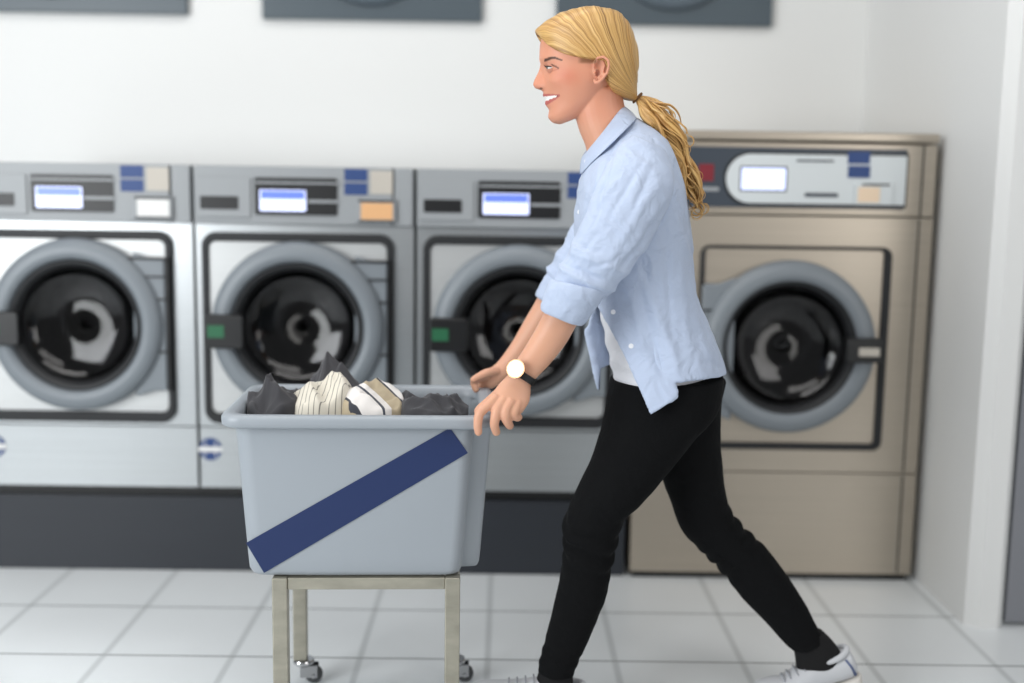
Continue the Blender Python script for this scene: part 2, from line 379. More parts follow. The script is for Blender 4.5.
# ------------------------------------------------------------------ the large warm-steel machine
def make_big():
    L = 0.412; Rr = 1.308; zt = 1.408
    t = thing('washing_machine', 'large warm brushed steel washing machine behind the woman, taller than the rest', 'washing machine', (L, YF, 0))
    R = lambda x0, x1, y0, y1: rect_px(x0, x1, y0, y1, L)
    W = Rr-L
    zs = at(800, 216, YF).z; zl = at(800, 472.5, YF).z; z0 = 0.022
    c = at(786, 346, YF); cx, cz = c.x-L, c.z
    m = MB(); N = 48; hole = circ(cx, cz, 0.205, N, PI/4); sq = []
    for i in range(N):
        k = 4*i/N; s_ = int(k); u = k-s_
        cs = [(W, zs-.002), (0, zs-.002), (0, zl+.002), (W, zl+.002)]
        p, q = cs[s_], cs[(s_+1) % 4]; sq.append((p[0]+(q[0]-p[0])*u, p[1]+(q[1]-p[1])*u))
    m.add([(x, 0, z) for x, z in sq]+[(x, 0, z) for x, z in hole]+[(x, 0.05, z) for x, z in hole],
          [(i, (i+1) % N, (i+1) % N+N, i+N) for i in range(N)]+[(i+N, (i+1) % N+N, (i+1) % N+2*N, i+2*N) for i in range(N)])
    D = 0.8
    za, zb = zl+.002, zs-.002
    m.add([(0, 0, za), (0, D, za), (0, D, zb), (0, 0, zb), (W, 0, za), (W, D, za), (W, D, zb), (W, 0, zb)],
          [(0, 1, 2, 3), (4, 7, 6, 5), (1, 5, 6, 2), (2, 6, 7, 3), (0, 4, 5, 1)])
    m.box(0, W, 0, D, z0, zl-.002)
    m.build('cabinet', steel_warm, t)
    z1 = at(800, 142, YF).z
    m = MB(); m.box(0, W, -0.004, D, zs+.002, z1-.002); m.build('upper_housing', steel_warm, t, bevel=0.005)
    m = MB(); m.box(-.002, W+.002, -0.012, D, z1+.002, zt); m.build('top_lid', steel_warm, t, bevel=0.006)
    m = MB(); m.box(W-.045, W-.040, -0.0055, -0.003, zs+.004, z1-.004); m.box(W-.045, W-.040, -0.0015, 0.001, zl+.006, zs-.006); m.box(W-.045, W-.040, -0.0015, 0.001, z0+.004, zl-.006)
    m.build('side_seam', gasket, t)
    # slate band with white fascia
    a = R(682, 905, 148, 208); m = MB(); m.prism(rrect(*a, 0.006), -0.012, -0.003); bd = m.build('control_band', slate, t)
    a = R(725, 904, 155, 204); r_ = (a[3]-a[2])/2
    pts = [(a[1], a[2]), (a[1], a[3])]+[(a[0]+r_+r_*math.cos(math.radians(90+180*i/20)), (a[2]+a[3])/2+r_*math.sin(math.radians(90+180*i/20))) for i in range(21)]
    big = [(cx_+( .006 if cx_ > a[0]+r_ else -.006), z_+(0.006 if z_ > (a[2]+a[3])/2 else -.006)) for cx_, z_ in pts]
    m = MB(); m.prism(big, -0.0145, -0.011); m.build('fascia_edge', black, bd)
    m = MB(); m.prism(pts, -0.019, -0.014); fs = m.build('fascia', white_pl, bd, bevel=0.0015)
    a = R(740, 784, 168, 190); m = MB(); m.prism(rrect(a[0]-.005, a[1]+.005, a[2]-.005, a[3]+.005, 0.004), -0.0195, -0.0185, 0); m.prism(rrect(*a, 0.003), -0.0205, -0.019, 1)
    m.build('screen', [slate, screen_m], fs)
    a = R(803, 836, 193, 197); m = MB(); m.prism(rrect(*a, 0.002), -0.0205, -0.0185); m.build('fascia_slot', slate, fs); m = MB(); a = R(795, 832, 160, 162); m.prism(rrect(*a, 0.001), -0.0205, -0.0185); m.build('fascia_slot', slate, fs)
    a = R(846, 868, 152, 164); m = MB(); m.prism(rrect(*a, 0.002), -0.0210, -0.0185); a = R(846, 868, 166, 178); m.prism(rrect(*a, 0.002), -0.0210, -0.0185); m.build('blue_sticker', blue_st, fs)
    a = R(852, 890, 183, 205); m = MB(); m.prism(rrect(*a, 0.004), -0.026, -0.0185); hd = m.build('tag_holder', white_pl, fs, bevel=0.002)
    m = MB(); m.prism(rrect(a[0]+.022, a[1]-.012, a[3]-.008, a[3]-.002, 0.001), -0.0275, -0.0255); m.build('holder_slot', black, hd)
    m = MB(); m.prism(rrect(a[0]+.010, a[1]-.040, a[2]+.008, a[3]-.013, 0.002), -0.0275, -0.0255); m.build('tag', mat('cream_tag', (232, 208, 180), 0.5), hd)
    a = R(698, 713, 164, 181); m = MB(); m.prism(rrect(*a, 0.002), -0.0135, -0.0115); m.build('red_sticker', red_m, bd)
    a = R(694, 718, 187, 191); m = MB(); m.prism(rrect(*a, 0.001), -0.0135, -0.0115); m.build('pale_stripe', panel_g, bd)
    # door surround
    a = R(697, 886, 246, 449); m = MB(); m.ring(rrect(*a, 0.03, 8), rrect(a[0]+.014, a[1]-.026, a[2]+.022, a[3]-.010, 0.012, 8), -0.014, 0.0)
    m.build('door_seal', gasket, t, bevel=0.004)
    pl = dense(rrect(a[0]+.014, a[1]-.026, a[2]+.022, a[3]-.010, 0.012, 8))
    pl2 = [(cx+0.21*math.cos(math.atan2(z-cz, x-cx)), cz+0.21*math.sin(math.atan2(z-cz, x-cx))) for x, z in pl]
    m = MB(); m.ring(pl, pl2, -0.006, -0.001); m.build('door_plate', steel_warm, t)
    h = R(699, 722, 283, 412); m = MB(); m.prism([(h[1]+.03, h[3]+.02), (h[1]-.02, h[3]), (h[0], h[3]), (h[0], h[2]), (h[1]-.02, h[2]), (h[1]+.03, h[2]-.02)], -0.034, -0.006)
    hg = m.build('hinge_cover', grey_pl, t, bevel=0.006)
    m = MB(); m.box(h[0]-.004, h[1]-.07, -0.036, -0.006, h[3]-.003, h[3]+.006); m.build('hinge_edge', black, hg)
    for k in (.2, .75):
        m = MB(); z = h[3]-(h[3]-h[2])*k; m.box(h[0], h[0]+.07, -0.038, -0.033, z-.003, z+.003); m.build('hinge_pin', black, hg)
    m = MB(); s_ = 1.01
    prof = [(0.200, -0.03), (0.203, -0.050), (0.210, -0.060), (0.225, -0.064), (0.248, -0.058), (0.262, -0.044), (0.266, -0.02), (0.262, -0.0065), (0.20, -0.0065)]
    m.lathe([(r*s_, d) for r, d in prof], cx, cz, 72, closed=True); dr = m.build('door', grey_pl, t, smooth=True)
    m = MB(); m.lathe([(0.2095, -0.02), (0.2095, -0.048), (0.203, -0.052), (0.190, -0.032), (0.180, -0.006)], cx, cz, 64, closed=True); m.build('door_rim', gasket, dr, smooth=True)
    m = MB(); m.lathe([(r*s_, d) for r, d in [(0.180, -0.010), (0.172, 0.005), (0.14, 0.028), (0.09, 0.042), (0.0, 0.05), (0.0, 0.044), (0.09, 0.036), (0.14, 0.022), (0.168, -0.001), (0.176, -0.014)]], cx, cz, 56); m.build('door_glass', glass_m, dr, smooth=True)
    a = R(838, 873, 335, 359); m = MB(); m.prism(rrect(*a, 0.01), -0.09, -0.05); m.build('handle', black, dr, bevel=0.006)
    a = R(850, 870, 344, 352); m = MB(); m.prism(rrect(*a, 0.001), -0.0915, -0.089); m.build('handle_label', beige_st, dr)
    m = MB(); m.lathe([(0.209, 0.04), (0.245, 0.07), (0.25, 0.40), (0.22, 0.43), (0.12, 0.44), (0.0, 0.45)], cx, cz, 48)
    for k in range(3):
        a = 2*PI*k/3+0.9; c_, s2 = math.cos(a), math.sin(a); v = []
        for y in (0.08, 0.39):
            for rr, tt in ((0.246, -0.035), (0.2, -0.012), (0.2, 0.012), (0.246, 0.035)): v.append((cx+rr*c_-tt*s2, y, cz+rr*s2+tt*c_))
        m.add(v, [(0, 1, 2, 3), (7, 6, 5, 4), (0, 4, 5, 1), (1, 5, 6, 2), (2, 6, 7, 3)])
    m.build('drum', drum_m, t)
    m = MB(); m.box(0.01, W-.01, 0.012, D-.01, 0.0, z0); m.build('base', black, t)
big = make_big()

# ------------------------------------------------------------------ dark dryer fronts high on the back wall
def wall_panel(px0, px1, pyb, cxp, label):
    a = at(px0, pyb, YB-.03); b = at(px1, pyb, YB-.03); z0 = (a.z+b.z)/2; h = 0.78; W = b.x-a.x
    t = thing('wall_dryer', label, 'dryer', (a.x, YB, z0), 'dark dryer fronts high on the white wall')
    cx = at(cxp, pyb, YB).x-a.x; cz = 0.05+0.255
    m = MB(); m.box(0, W, -0.03, 0, 0, h); m.build('front_panel', mat('dark_slate_enamel', (72, 84, 92), 0.35), t, bevel=0.004)
    m = MB(); m.lathe([(0.185, -0.03), (0.19, -0.046), (0.22, -0.052), (0.25, -0.046), (0.255, -0.03)], cx, cz, 64, closed=True)
    d = m.build('door', mat('slate_door_ring', (84, 96, 106), 0.35), t, smooth=True)
    m = MB(); m.lathe([(0.188, -0.036), (0.1, -0.042), (0.0, -0.044)], cx, cz, 48); m.build('door_glass', black, d, smooth=True)
wall_panel(-88, 187, 12, 55, 'dark dryer front on the wall at the upper left, above the leftmost machine')
wall_panel(262, 482, 20, 372, 'dark dryer front on the wall, the middle one of three')
wall_panel(556, 772, 25, 672, 'dark dryer front on the wall behind the head of the woman')
#@@CART
# ------------------------------------------------------------------ laundry cart
tub_m = mat('grey_tub_plastic', (156, 163, 170), 0.38, bump=0.05, bscale=120)
galv = mat('aged_galvanised_tube', (176, 172, 158), 0.4, 0.7, var=0.14, scale=(14, 14, 30))
chrome = mat('chrome', (190, 190, 192), 0.15, 1.0)
rubber = mat('grey_rubber_wheel', (70, 72, 74), 0.6)
cart = thing('laundry_cart', 'grey plastic tub on a steel stand with castors, pushed by the woman', 'laundry cart', (-0.33, 2.50, 0))
cart.rotation_euler.z = math.radians(2.5)
CM = Matrix.Translation(cart.location) @ Matrix.Rotation(cart.rotation_euler.z, 4, 'Z'); CI = CM.inverted()
def near_px(px, py, y):
    """point of a cart-parallel plane y (in cart space) seen at a pixel"""
    d = CF*F_PX+CR*(px-512)-CU*(py-341.5); o = CI @ Vector((0, 0, CAM_H)); q = CI.to_3x3() @ d
    t = (y-o.y)/q.y; return o+q*t
yn = -0.175; yf = 0.175
RT = near_px(345, 416, yn-.02).z          # rim height
BT = near_px(350, 577, yn+.02).z          # tub floor height
tl = near_px(232, 425, yn); tr = near_px(474, 425, yn); bl = near_px(247, 576, yn+.02); br_ = near_px(461, 575, yn+.02)
def tub_outline(xl, xr, y0, y1, r, notch, depth, n=6, jog=0.0):
    """plan of the tub, with a step at both right-hand corners"""
    P = []
    def arc(cx, cy, r_, a0, a1):
        for i in range(n+1):
            a = math.radians(a0+(a1-a0)*i/n); P.append((cx+r_*math.cos(a), cy+r_*math.sin(a)))
    rn = 0.012
    arc(xl+r, y0+r, r, 180, 270)
    arc(xr-r*.7, y0+r*.7, r*.7, 270, 360)
    P.append((xr+rn*.3, y0+depth-.004)); 
    arc(xr+notch-rn, y0+depth+rn, rn, 280, 360)
    arc(xr+notch-rn, y1-depth-rn, rn, 0, 80)
    P.append((xr+rn*.3, y1-depth+.004))
    arc(xr-r*.7, y1-r*.7, r*.7, 0, 90)
    arc(xl+r, y1-r, r, 90, 180)
    return P
def loft(m, loops, mi=0, cap0=False, cap1=False):
    n = len(loops[0]); v = [p for lp in loops for p in lp]; f = []
    for k in range(len(loops)-1):
        for i in range(n): f.append((k*n+i, k*n+(i+1) % n, (k+1)*n+(i+1) % n, (k+1)*n+i))
    if cap0: f.append(tuple(range(n-1, -1, -1)))
    if cap1: f.append(tuple(range((len(loops)-1)*n, len(loops)*n)))
    m.add(v, f, mi)
def tub_loop(t, off, z, notch=0.040):
    """t 0 at the floor, 1 at the rim; off grows the outline"""
    xl = bl.x+(tl.x-bl.x)*t-off; xr = br_.x+(tr.x-br_.x)*t+off
    e = 0.02*(1-t)
    return [(x, y, z) for x, y in tub_outline(xl, xr, yn+e-off, yf-e+off, 0.04, notch, 0.055)]
def rim_loop(off, z, r=0.045):
    xl = tl.x-off; xr = tr.x+.020+off
    P = []
    for cx, cy, a0 in ((xl+r, yn-off+r, 180), (xr-r, yn-off+r, 270), (xr-r, yf+off-r, 0), (xl+r, yf+off-r, 90)):
        N_ = 14 if a0 in (270, 0) else 7
        P0 = []
        for i in range(N_):
            a = math.radians(a0+90*i/(N_-1)); P0.append((cx+r*math.cos(a), cy+r*math.sin(a), z))
        P += P0
    return P
# tub outline has 7+7+1+7+7+1+7+7 = 44 points; rim outline 7+14+14+7 = 42: bridge by resampling
def resample(P, n, start):
    P = [Vector(p) for p in P]; L = [0]
    for i in range(len(P)): L.append(L[-1]+(P[(i+1) % len(P)]-P[i]).length)
    out = []
    for k in range(n):
        s_ = L[-1]*k/n
        i = max(j for j in range(len(P)) if L[j] <= s_+1e-9); u = (s_-L[i])/max(1e-9, L[i+1]-L[i])
        out.append(tuple(P[i].lerp(P[(i+1) % len(P)], u)))
    return out
m = MB()
H_ = RT-BT
outer = [tub_loop(0, -0.016, BT), tub_loop(0.0, -0.004, BT+.004), tub_loop(0.02, 0, BT+.014)]+[tub_loop(k/8, 0, BT+H_*k/8*.935) for k in range(1, 9)]
loft(m, outer, cap0=True)
inner = [tub_loop(1, -0.004, BT+H_*.935)]+[tub_loop(k/8, -0.004, BT+H_*k/8*.935+.006) for k in range(7, 0, -1)]+[tub_loop(0.02, -.02, BT+.01)]
loft(m, inner, cap1=True)
tub = m.build('tub', tub_m, cart, smooth=True); 
# rolled rim
m = MB()
prof = [(-0.006, -.028), (0.020, -.028), (0.0245, -.024), (0.0255, -.008), (0.022, -.002), (0.014, 0.0), (0.002, -.001), (-0.006, -.006)]
lps = [rim_loop(o, RT+z) for o, z in prof]; lps.append(lps[0]); loft(m, lps)
m.build('rim', tub_m, tub, smooth=True)
# fill between the body and the rim at the end recesses
# blue stripe on the near side
def on_face(px, py, out=0.0016):
    p = near_px(px, py, yn); t = max(0, min(1, (p.z-BT)/(H_*.935))); return near_px(px, py, yn+0.02*(1-t)-out)
m = MB(); nS = 12; v = []
A, B, Cc, D = (450, 428), (468, 453), (264, 573), (246, 543)
for i in range(nS+1):
    u = i/nS
    v += [on_face(A[0]+(D[0]-A[0])*u, A[1]+(D[1]-A[1])*u), on_face(B[0]+(Cc[0]-B[0])*u, B[1]+(Cc[1]-B[1])*u)]
m.add(v, [(2*i, 2*i+1, 2*i+3, 2*i+2) for i in range(nS)])
st = m.build('stripe', mat('navy_stripe', (24, 44, 90), 0.5), tub); st['label'] = 'navy blue diagonal stripe'
sm = st.modifiers.new('s', 'SOLIDIFY'); sm.thickness = 0.001; sm.offset = -1 
# steel stand
lw = 0.033
lx0 = near_px(280, 600, yn+.02).x; lx1 = near_px(452.5, 600, yn+.02).x
ly0, ly1 = yn+.03, yf-.02
CZ = 0.062      # castor height
def leg(x, y):
    m = MB(); m.box(x-lw/2, x+lw/2, y-lw/2, y+lw/2, CZ, BT-.001); return m.build('leg', galv, cart, bevel=0.003)
for x in (lx0, lx1):
    for y in (ly0, ly1): leg(x, y)
for y in (ly0, ly1):
    m = MB(); m.box(lx0+lw/2, lx1-lw/2, y-.012, y+.012, BT-.028, BT-.002); m.build('cross_bar', galv, cart, bevel=0.002)
for x in (lx0, lx1):
    m = MB(); m.box(x-.012, x+.012, ly0+lw/2, ly1-lw/2, BT-.028, BT-.002); m.build('side_bar', galv, cart, bevel=0.002)
for x in (lx0, lx1):
    for y in (ly0, ly1):
        dx = 0.012
        m = MB(); m.lathe([(0, CZ+.0), (0.024, CZ+.0), (0.026, CZ-.004), (0.026, CZ-.010), (0.020, CZ-.016), (0.0, CZ-.016)], x+dx*.6, y, 24, axis='z')
        for s_ in (-1, 1):
            m.box(x-.012+dx, x+.030+dx, y+s_*.014-.0015, y+s_*.014+.0015, 0.018, CZ-.014)
        m.tube([(x+.020+dx, y-.018, .022), (x+.020+dx, y+.018, .022)], 0.005)
        cs = m.build('castor', chrome, cart, smooth=False)
        m = MB(); m.lathe([(0.006, y-.009), (0.018, y-.009), (0.0212, y-.006), (0.022, y), (0.0212, y+.006), (0.018, y+.009), (0.006, y+.009)], x+.020+dx, 0.022, 28)
        m.build('wheel', rubber, cs, smooth=True)

# ------------------------------------------------------------------ laundry in the tub
def stripes(name, base, cols, axis=0, freq=90, rot=0.0, width=.5, wob=0.0):
    m = bpy.data.materials.new(name); m.use_nodes = True; n = m.node_tree.nodes; l = m.node_tree.links; b = n['Principled BSDF']
    b.inputs['Roughness'].default_value = 0.9; b.inputs['Sheen Weight'].default_value = 0.2
    tc = n.new('ShaderNodeUVMap'); mp = n.new('ShaderNodeMapping'); l.new(tc.outputs[0], mp.inputs[0]); mp.inputs['Rotation'].default_value = (0, 0, rot)
    mp.inputs['Scale'].default_value = (freq, freq, freq)
    sp = n.new('ShaderNodeSeparateXYZ'); l.new(mp.outputs[0], sp.inputs[0])
    fr = n.new('ShaderNodeMath'); fr.operation = 'FRACT'; l.new(sp.outputs[axis], fr.inputs[0])
    cr = n.new('ShaderNodeValToRGB'); cr.color_ramp.interpolation = 'CONSTANT'; l.new(fr.outputs[0], cr.inputs[0])
    e = cr.color_ramp.elements; e[0].position = 0; e[0].color = lin(base)
    e[1].position = cols[0][0]; e[1].color = lin(cols[0][1])
    for p, c in cols[1:]:
        q = e.new(p); q.color = lin(c)
    l.new(cr.outputs[0], b.inputs['Base Color']); return m
def cloth_pile(name, label, cat, outline_c, rx, ry, zbase, peaks, material, seed, fold=0.012, rotz=0.0, group=None, n=90, fdir=0.6):
    """crumpled garment: a closed cloth lump whose top is raised into tent-like folds"""
    m = MB(); cx, cy = outline_c; rs = []
    nr, na = 34, n
    v = []; uv = []
    cr_, sr_ = math.cos(rotz), math.sin(rotz)
    for j in range(nr+1):
        r = j/nr
        for i in range(na):
            a = 2*PI*i/na
            rr = r*(1+0.12*noise.noise(Vector((math.cos(a)*1.3, math.sin(a)*1.3, seed))))
            lx, ly = rr*rx*math.cos(a), rr*ry*math.sin(a)
            x, y = lx*cr_-ly*sr_, lx*sr_+ly*cr_
            h = 0
            for (ax, ay, hh, s_) in peaks:
                d = math.hypot(x-ax, (y-ay)); th = math.atan2(y-ay, x-ax)
                d *= 1+0.35*math.sin(3*th+seed)+0.15*math.sin(5*th+2*seed)
                h = max(h, hh*math.exp(-d/s_)) if True else h
            q = Vector((x*9+seed*3, y*9, seed)); w_ = noise.noise(q*0.8)*1.2
            f1 = 1-abs(noise.noise(Vector((x*11+y*fdir*14+w_, y*5-x*3, seed*2.0))))*2
            f2 = 1-abs(noise.noise(Vector((x*26+w_*2, y*18+w_, seed*5.0))))*2
            f3 = 1-abs(noise.noise(Vector((x*48-y*20+w_*3, y*30, seed*7.0))))*2
            h += fold*(f1*1.3+f2*.6+f3*.22)
            edge = max(0, (r-0.8)/0.2); z = zbase+h*(1-edge**2)-0.05*edge**2-.02*r*r
            v.append((cx+x, cy+y, z)); uv.append((x+h*.6, y+h*.8))
    f = []
    for j in range(nr):
        for i in range(na): f.append((j*na+i, j*na+(i+1) % na, (j+1)*na+(i+1) % na, (j+1)*na+i))
    # underside reaching down into the tub
    o = len(v)
    for k, (s_, dz) in enumerate(((0.90, -.055), (0.72, -.085), (0.4, -.10))):
        for i in range(na):
            p = v[nr*na+i]; v.append((cx+(p[0]-cx)*s_, cy+(p[1]-cy)*s_, zbase+dz)); uv.append((p[0], p[1]))
        b0 = nr*na if k == 0 else o+(k-1)*na; b1 = o+k*na
        for i in range(na): f.append((b0+i, b0+(i+1) % na, b1+(i+1) % na, b1+i))
    f.append(tuple(range(o+3*na-1, o+2*na-1, -1)))
    def inside(p):      # cloth stays within the tub walls
        t = min(max((p[2]-BT)/(RT-BT), 0), 1); e = 0.02*(1-t); g = .009
        x0 = bl.x+(tl.x-bl.x)*t+g; x1 = br_.x+(tr.x-br_.x)*t-g
        x = min(max(p[0], x0), x1); y = min(max(p[1], yn+e+g), yf-e-g)
        # rounded corners
        for cx_, sx in ((x0+.035, -1), (x1-.03, 1)):
            for cy_, sy in ((yn+e+g+.035, -1), (yf-e-g-.035, 1)):
                dx, dy = (x-cx_)*sx, (y-cy_)*sy
                if dx > 0 and dy > 0 and math.hypot(dx, dy) > .033:
                    k_ = .033/math.hypot(dx, dy); x = cx_+sx*dx*k_; y = cy_+sy*dy*k_
        return (x, y, max(p[2], BT+.02))
    m.add([CM @ Vector(inside(p)) for p in v], f)
    ob = m.build(name, material, smooth=True)
    ul = ob.data.uv_layers.new(name='UVMap')
    for lp in ob.data.loops: ul.data[lp.index].uv = uv[lp.vertex_index]
    return tag(ob, label, cat, group)
zr = RT
dark = mat('charcoal_cloth', (54, 54, 58), 0.9, bump=0.15, bscale=500, sheen=0.2)
dark2 = mat('dark_grey_cloth', (66, 66, 70), 0.9, bump=0.15, bscale=500, sheen=0.2)
Q = lambda px, py, y: near_px(px, py, y)
def pk(px, py, y, s_=0.05, cx=0, cy=0, zb=0): p = Q(px, py, y); return (p.x-cx, p.y-cy, p.z-zb, s_)
zb = zr-.035
def pile(name, label, pxc, yc, rx, ry, pts, material, seed, **k):
    c = Q(pxc, 410, yc); z0 = k.pop('zb', zb)
    peaks = [pk(px, py, y, s_, c.x, c.y, z0) for px, py, y, s_ in pts]
    return cloth_pile(name, label, 'laundry', (c.x, c.y), rx, ry, z0, peaks, material, seed, **k)
pile('garment', 'charcoal grey garment with a pointed fold at the left end of the tub', 275, -0.02, 0.070, 0.10, [(266, 384, -.04, .06), (248, 397, -.08, .05), (285, 398, -.02, .05)], dark, 1.3, fold=.020)
pile('garment', 'dark grey garment standing up in a peak behind the striped one', 330, 0.10, 0.10, 0.06, [(328, 364, .10, .05), (341, 374, .10, .04), (312, 385, .09, .05)], dark2, 4.1, fold=.018)
pile('garment', 'dark charcoal garment lying low at the right end of the tub', 434, -0.01, 0.095, 0.12, [(428, 401, -.06, .08), (455, 405, 0, .06), (405, 400, 0, .05)], dark, 7.7, zb=zb-.01, fold=.018)
cream = stripes('cream_striped_knit', (216, 210, 196), [(0.55, (128, 124, 116)), (0.70, (216, 210, 196))], axis=0, freq=75, rot=0.35)
pile('garment', 'cream knit garment with thin grey stripes, heaped in the middle of the tub', 322, -0.02, 0.085, 0.09, [(340, 374, -.01, .09), (310, 386, -.04, .07), (300, 400, -.10, .06)], cream, 2.2, fold=.012)
plaid = stripes('tan_white_striped_cloth', (228, 224, 220), [(0.30, (70, 74, 84)), (0.36, (228, 224, 220)), (0.5, (178, 164, 138)), (0.86, (60, 62, 70)), (0.92, (228, 224, 220))], axis=0, freq=9, rot=-0.5)
pile('garment', 'tan and white garment with broad dark stripes, right of the cream striped one', 372, -0.03, 0.09, 0.085, [(378, 382, 0, .10), (360, 395, -.08, .08), (398, 395, -.04, .07)], plaid, 5.5, fold=.012)
#@@WOMAN
# ------------------------------------------------------------------ the woman
YC = 2.53
def fabric(name, rgb, rough=0.85, var=0.05, wr=0.5, ws=26, sheen=0.15):
    m = mat(name, rgb, rough, var=var, scale=(5, 5, 5), sheen=sheen)
    n = m.node_tree.nodes; l = m.node_tree.links
    n['Principled BSDF'].inputs['Specular IOR Level'].default_value = 0.2
    if wr:
        tc = n.new('ShaderNodeTexCoord'); t = n.new('ShaderNodeTexNoise'); t.inputs['Scale'].default_value = ws; t.inputs['Detail'].default_value = 2
        t.inputs['Distortion'].default_value = 0.8
        l.new(tc.outputs['Object'], t.inputs[0]); t3 = n.new('ShaderNodeTexNoise'); t3.inputs['Scale'].default_value = 900; l.new(tc.outputs['Object'], t3.inputs[0])
        a = n.new('ShaderNodeMath'); a.operation = 'MULTIPLY_ADD'; a.inputs[1].default_value = 0.05; l.new(t3.outputs[0], a.inputs[0]); l.new(t.outputs[0], a.inputs[2])
        b = n.new('ShaderNodeBump'); b.inputs['Strength'].default_value = wr; b.inputs['Distance'].default_value = 0.01
        l.new(a.outputs[0], b.inputs['Height']); l.new(b.outputs[0], n['Principled BSDF'].inputs['Normal'])
    return m
def skin_mat():
    m = bpy.data.materials.new('skin'); m.use_nodes = True; n = m.node_tree.nodes; l = m.node_tree.links; b = n['Principled BSDF']
    at_ = n.new('ShaderNodeAttribute'); at_.attribute_name = 'tone'; l.new(at_.outputs['Color'], b.inputs['Base Color'])
    b.inputs['Roughness'].default_value = 0.45; b.inputs['Subsurface Weight'].default_value = 0.12
    b.inputs['Subsurface Radius'].default_value = (0.010, 0.004, 0.002); b.inputs['Subsurface Scale'].default_value = 1
    b.inputs['Specular IOR Level'].default_value = 0.4
    tc = n.new('ShaderNodeTexCoord'); t = n.new('ShaderNodeTexNoise'); t.inputs['Scale'].default_value = 350; l.new(tc.outputs['Object'], t.inputs[0])
    bp = n.new('ShaderNodeBump'); bp.inputs['Strength'].default_value = 0.08; bp.inputs['Distance'].default_value = 0.001; l.new(t.outputs[0], bp.inputs['Height']); l.new(bp.outputs[0], b.inputs['Normal'])
    return m
skin = skin_mat()
shirt_m = fabric('pale_blue_cotton', (184, 197, 220), wr=0.75, ws=24)
tank_m = fabric('white_ribbed_cotton', (226, 228, 234), wr=0.3, ws=40)
jeans_m = fabric('black_denim', (8, 9, 11), rough=0.95, var=0.1, wr=0.25, ws=30, sheen=0.0)

def cr(p0, p1, p2, p3, t):
    return [0.5*((2*b)+(-a+c)*t+(2*a-5*b+4*c-d)*t*t+(-a+3*b-3*c+d)*t**3) for a, b, c, d in zip(p0, p1, p2, p3)]
def interp(S, t):
    """smooth interpolation of a list of stations at t in 0..1"""
    k = len(S)-1; x = min(max(t, 0), 1)*k; i = min(int(x), k-1); u = x-i
    return cr(S[max(i-1, 0)], S[i], S[i+1], S[min(i+2, k)], u)
def sect(s, a, n_=2.0):
    """point of the cross-section: s = (Lx,Ly,Rx,Ry,Y,half depth); a = 0 left edge, quarter turn = near side"""
    L = at(s[0], s[1], s[4]); Rp = at(s[2], s[3], s[4]); c = (L+Rp)/2; u = (L-Rp)/2
    ca, sa = math.cos(a), math.sin(a); e = 2/n_
    ca = math.copysign(abs(ca)**e, ca); sa = math.copysign(abs(sa)**e, sa)
    return c+u*ca+Vector((0, -s[5]*sa, 0))
def limb(m, S, rows=24, n=28, e=2.0, mod=None, mi=0):
    """closed tapering form through stations"""
    v = []; f = []
    for j in range(rows+1):
        s = interp(S, j/rows)
        for i in range(n):
            p = sect(s, 2*PI*i/n, e)
            if mod: p = mod(p, j/rows, 2*PI*i/n)
            v.append(p)
    for j in range(rows):
        for i in range(n): f.append((j*n+i, j*n+(i+1) % n, (j+1)*n+(i+1) % n, (j+1)*n+i))
    f.append(tuple(range(n-1, -1, -1))); f.append(tuple(range(rows*n, rows*n+n)))
    m.add(v, f, mi)
def fuse(o, vox, smooth_it=3, fac=0.5):
    """grow one continuous surface out of the overlapping forms of o"""
    r = o.modifiers.new('r', 'REMESH'); r.mode = 'VOXEL'; r.voxel_size = vox; r.adaptivity = 0
    if smooth_it:
        s = o.modifiers.new('s', 'SMOOTH'); s.iterations = smooth_it; s.factor = fac
    dg = bpy.context.evaluated_depsgraph_get(); dg.update()
    me = bpy.data.meshes.new_from_object(o.evaluated_get(dg)); o.modifiers.clear(); old = o.data; mats = list(old.materials)
    o.data = me; me.name = o.name; me.materials.clear()
    for q in mats: me.materials.append(q)
    me.polygons.foreach_set('use_smooth', [True]*len(me.polygons)); bpy.data.meshes.remove(old)
def displace(o, fn):
    me = o.data; nv = [(v.co.copy(), v.normal.copy()) for v in me.vertices]
    for v, (c, nn) in zip(me.vertices, nv): v.co = c+nn*fn(c, nn)
    me.update()
def px_of(p):
    d = Vector(p)-Vector((0, 0, CAM_H)); z = d.dot(CF)
    return 512+F_PX*d.dot(CR)/z, 341.5-F_PX*d.dot(CU)/z
def sstep(a, b, x):
    t = min(max((x-a)/(b-a), 0), 1); return t*t*(3-2*t)
def bump1(x, c, wd): return math.exp(-((x-c)/wd)**2)

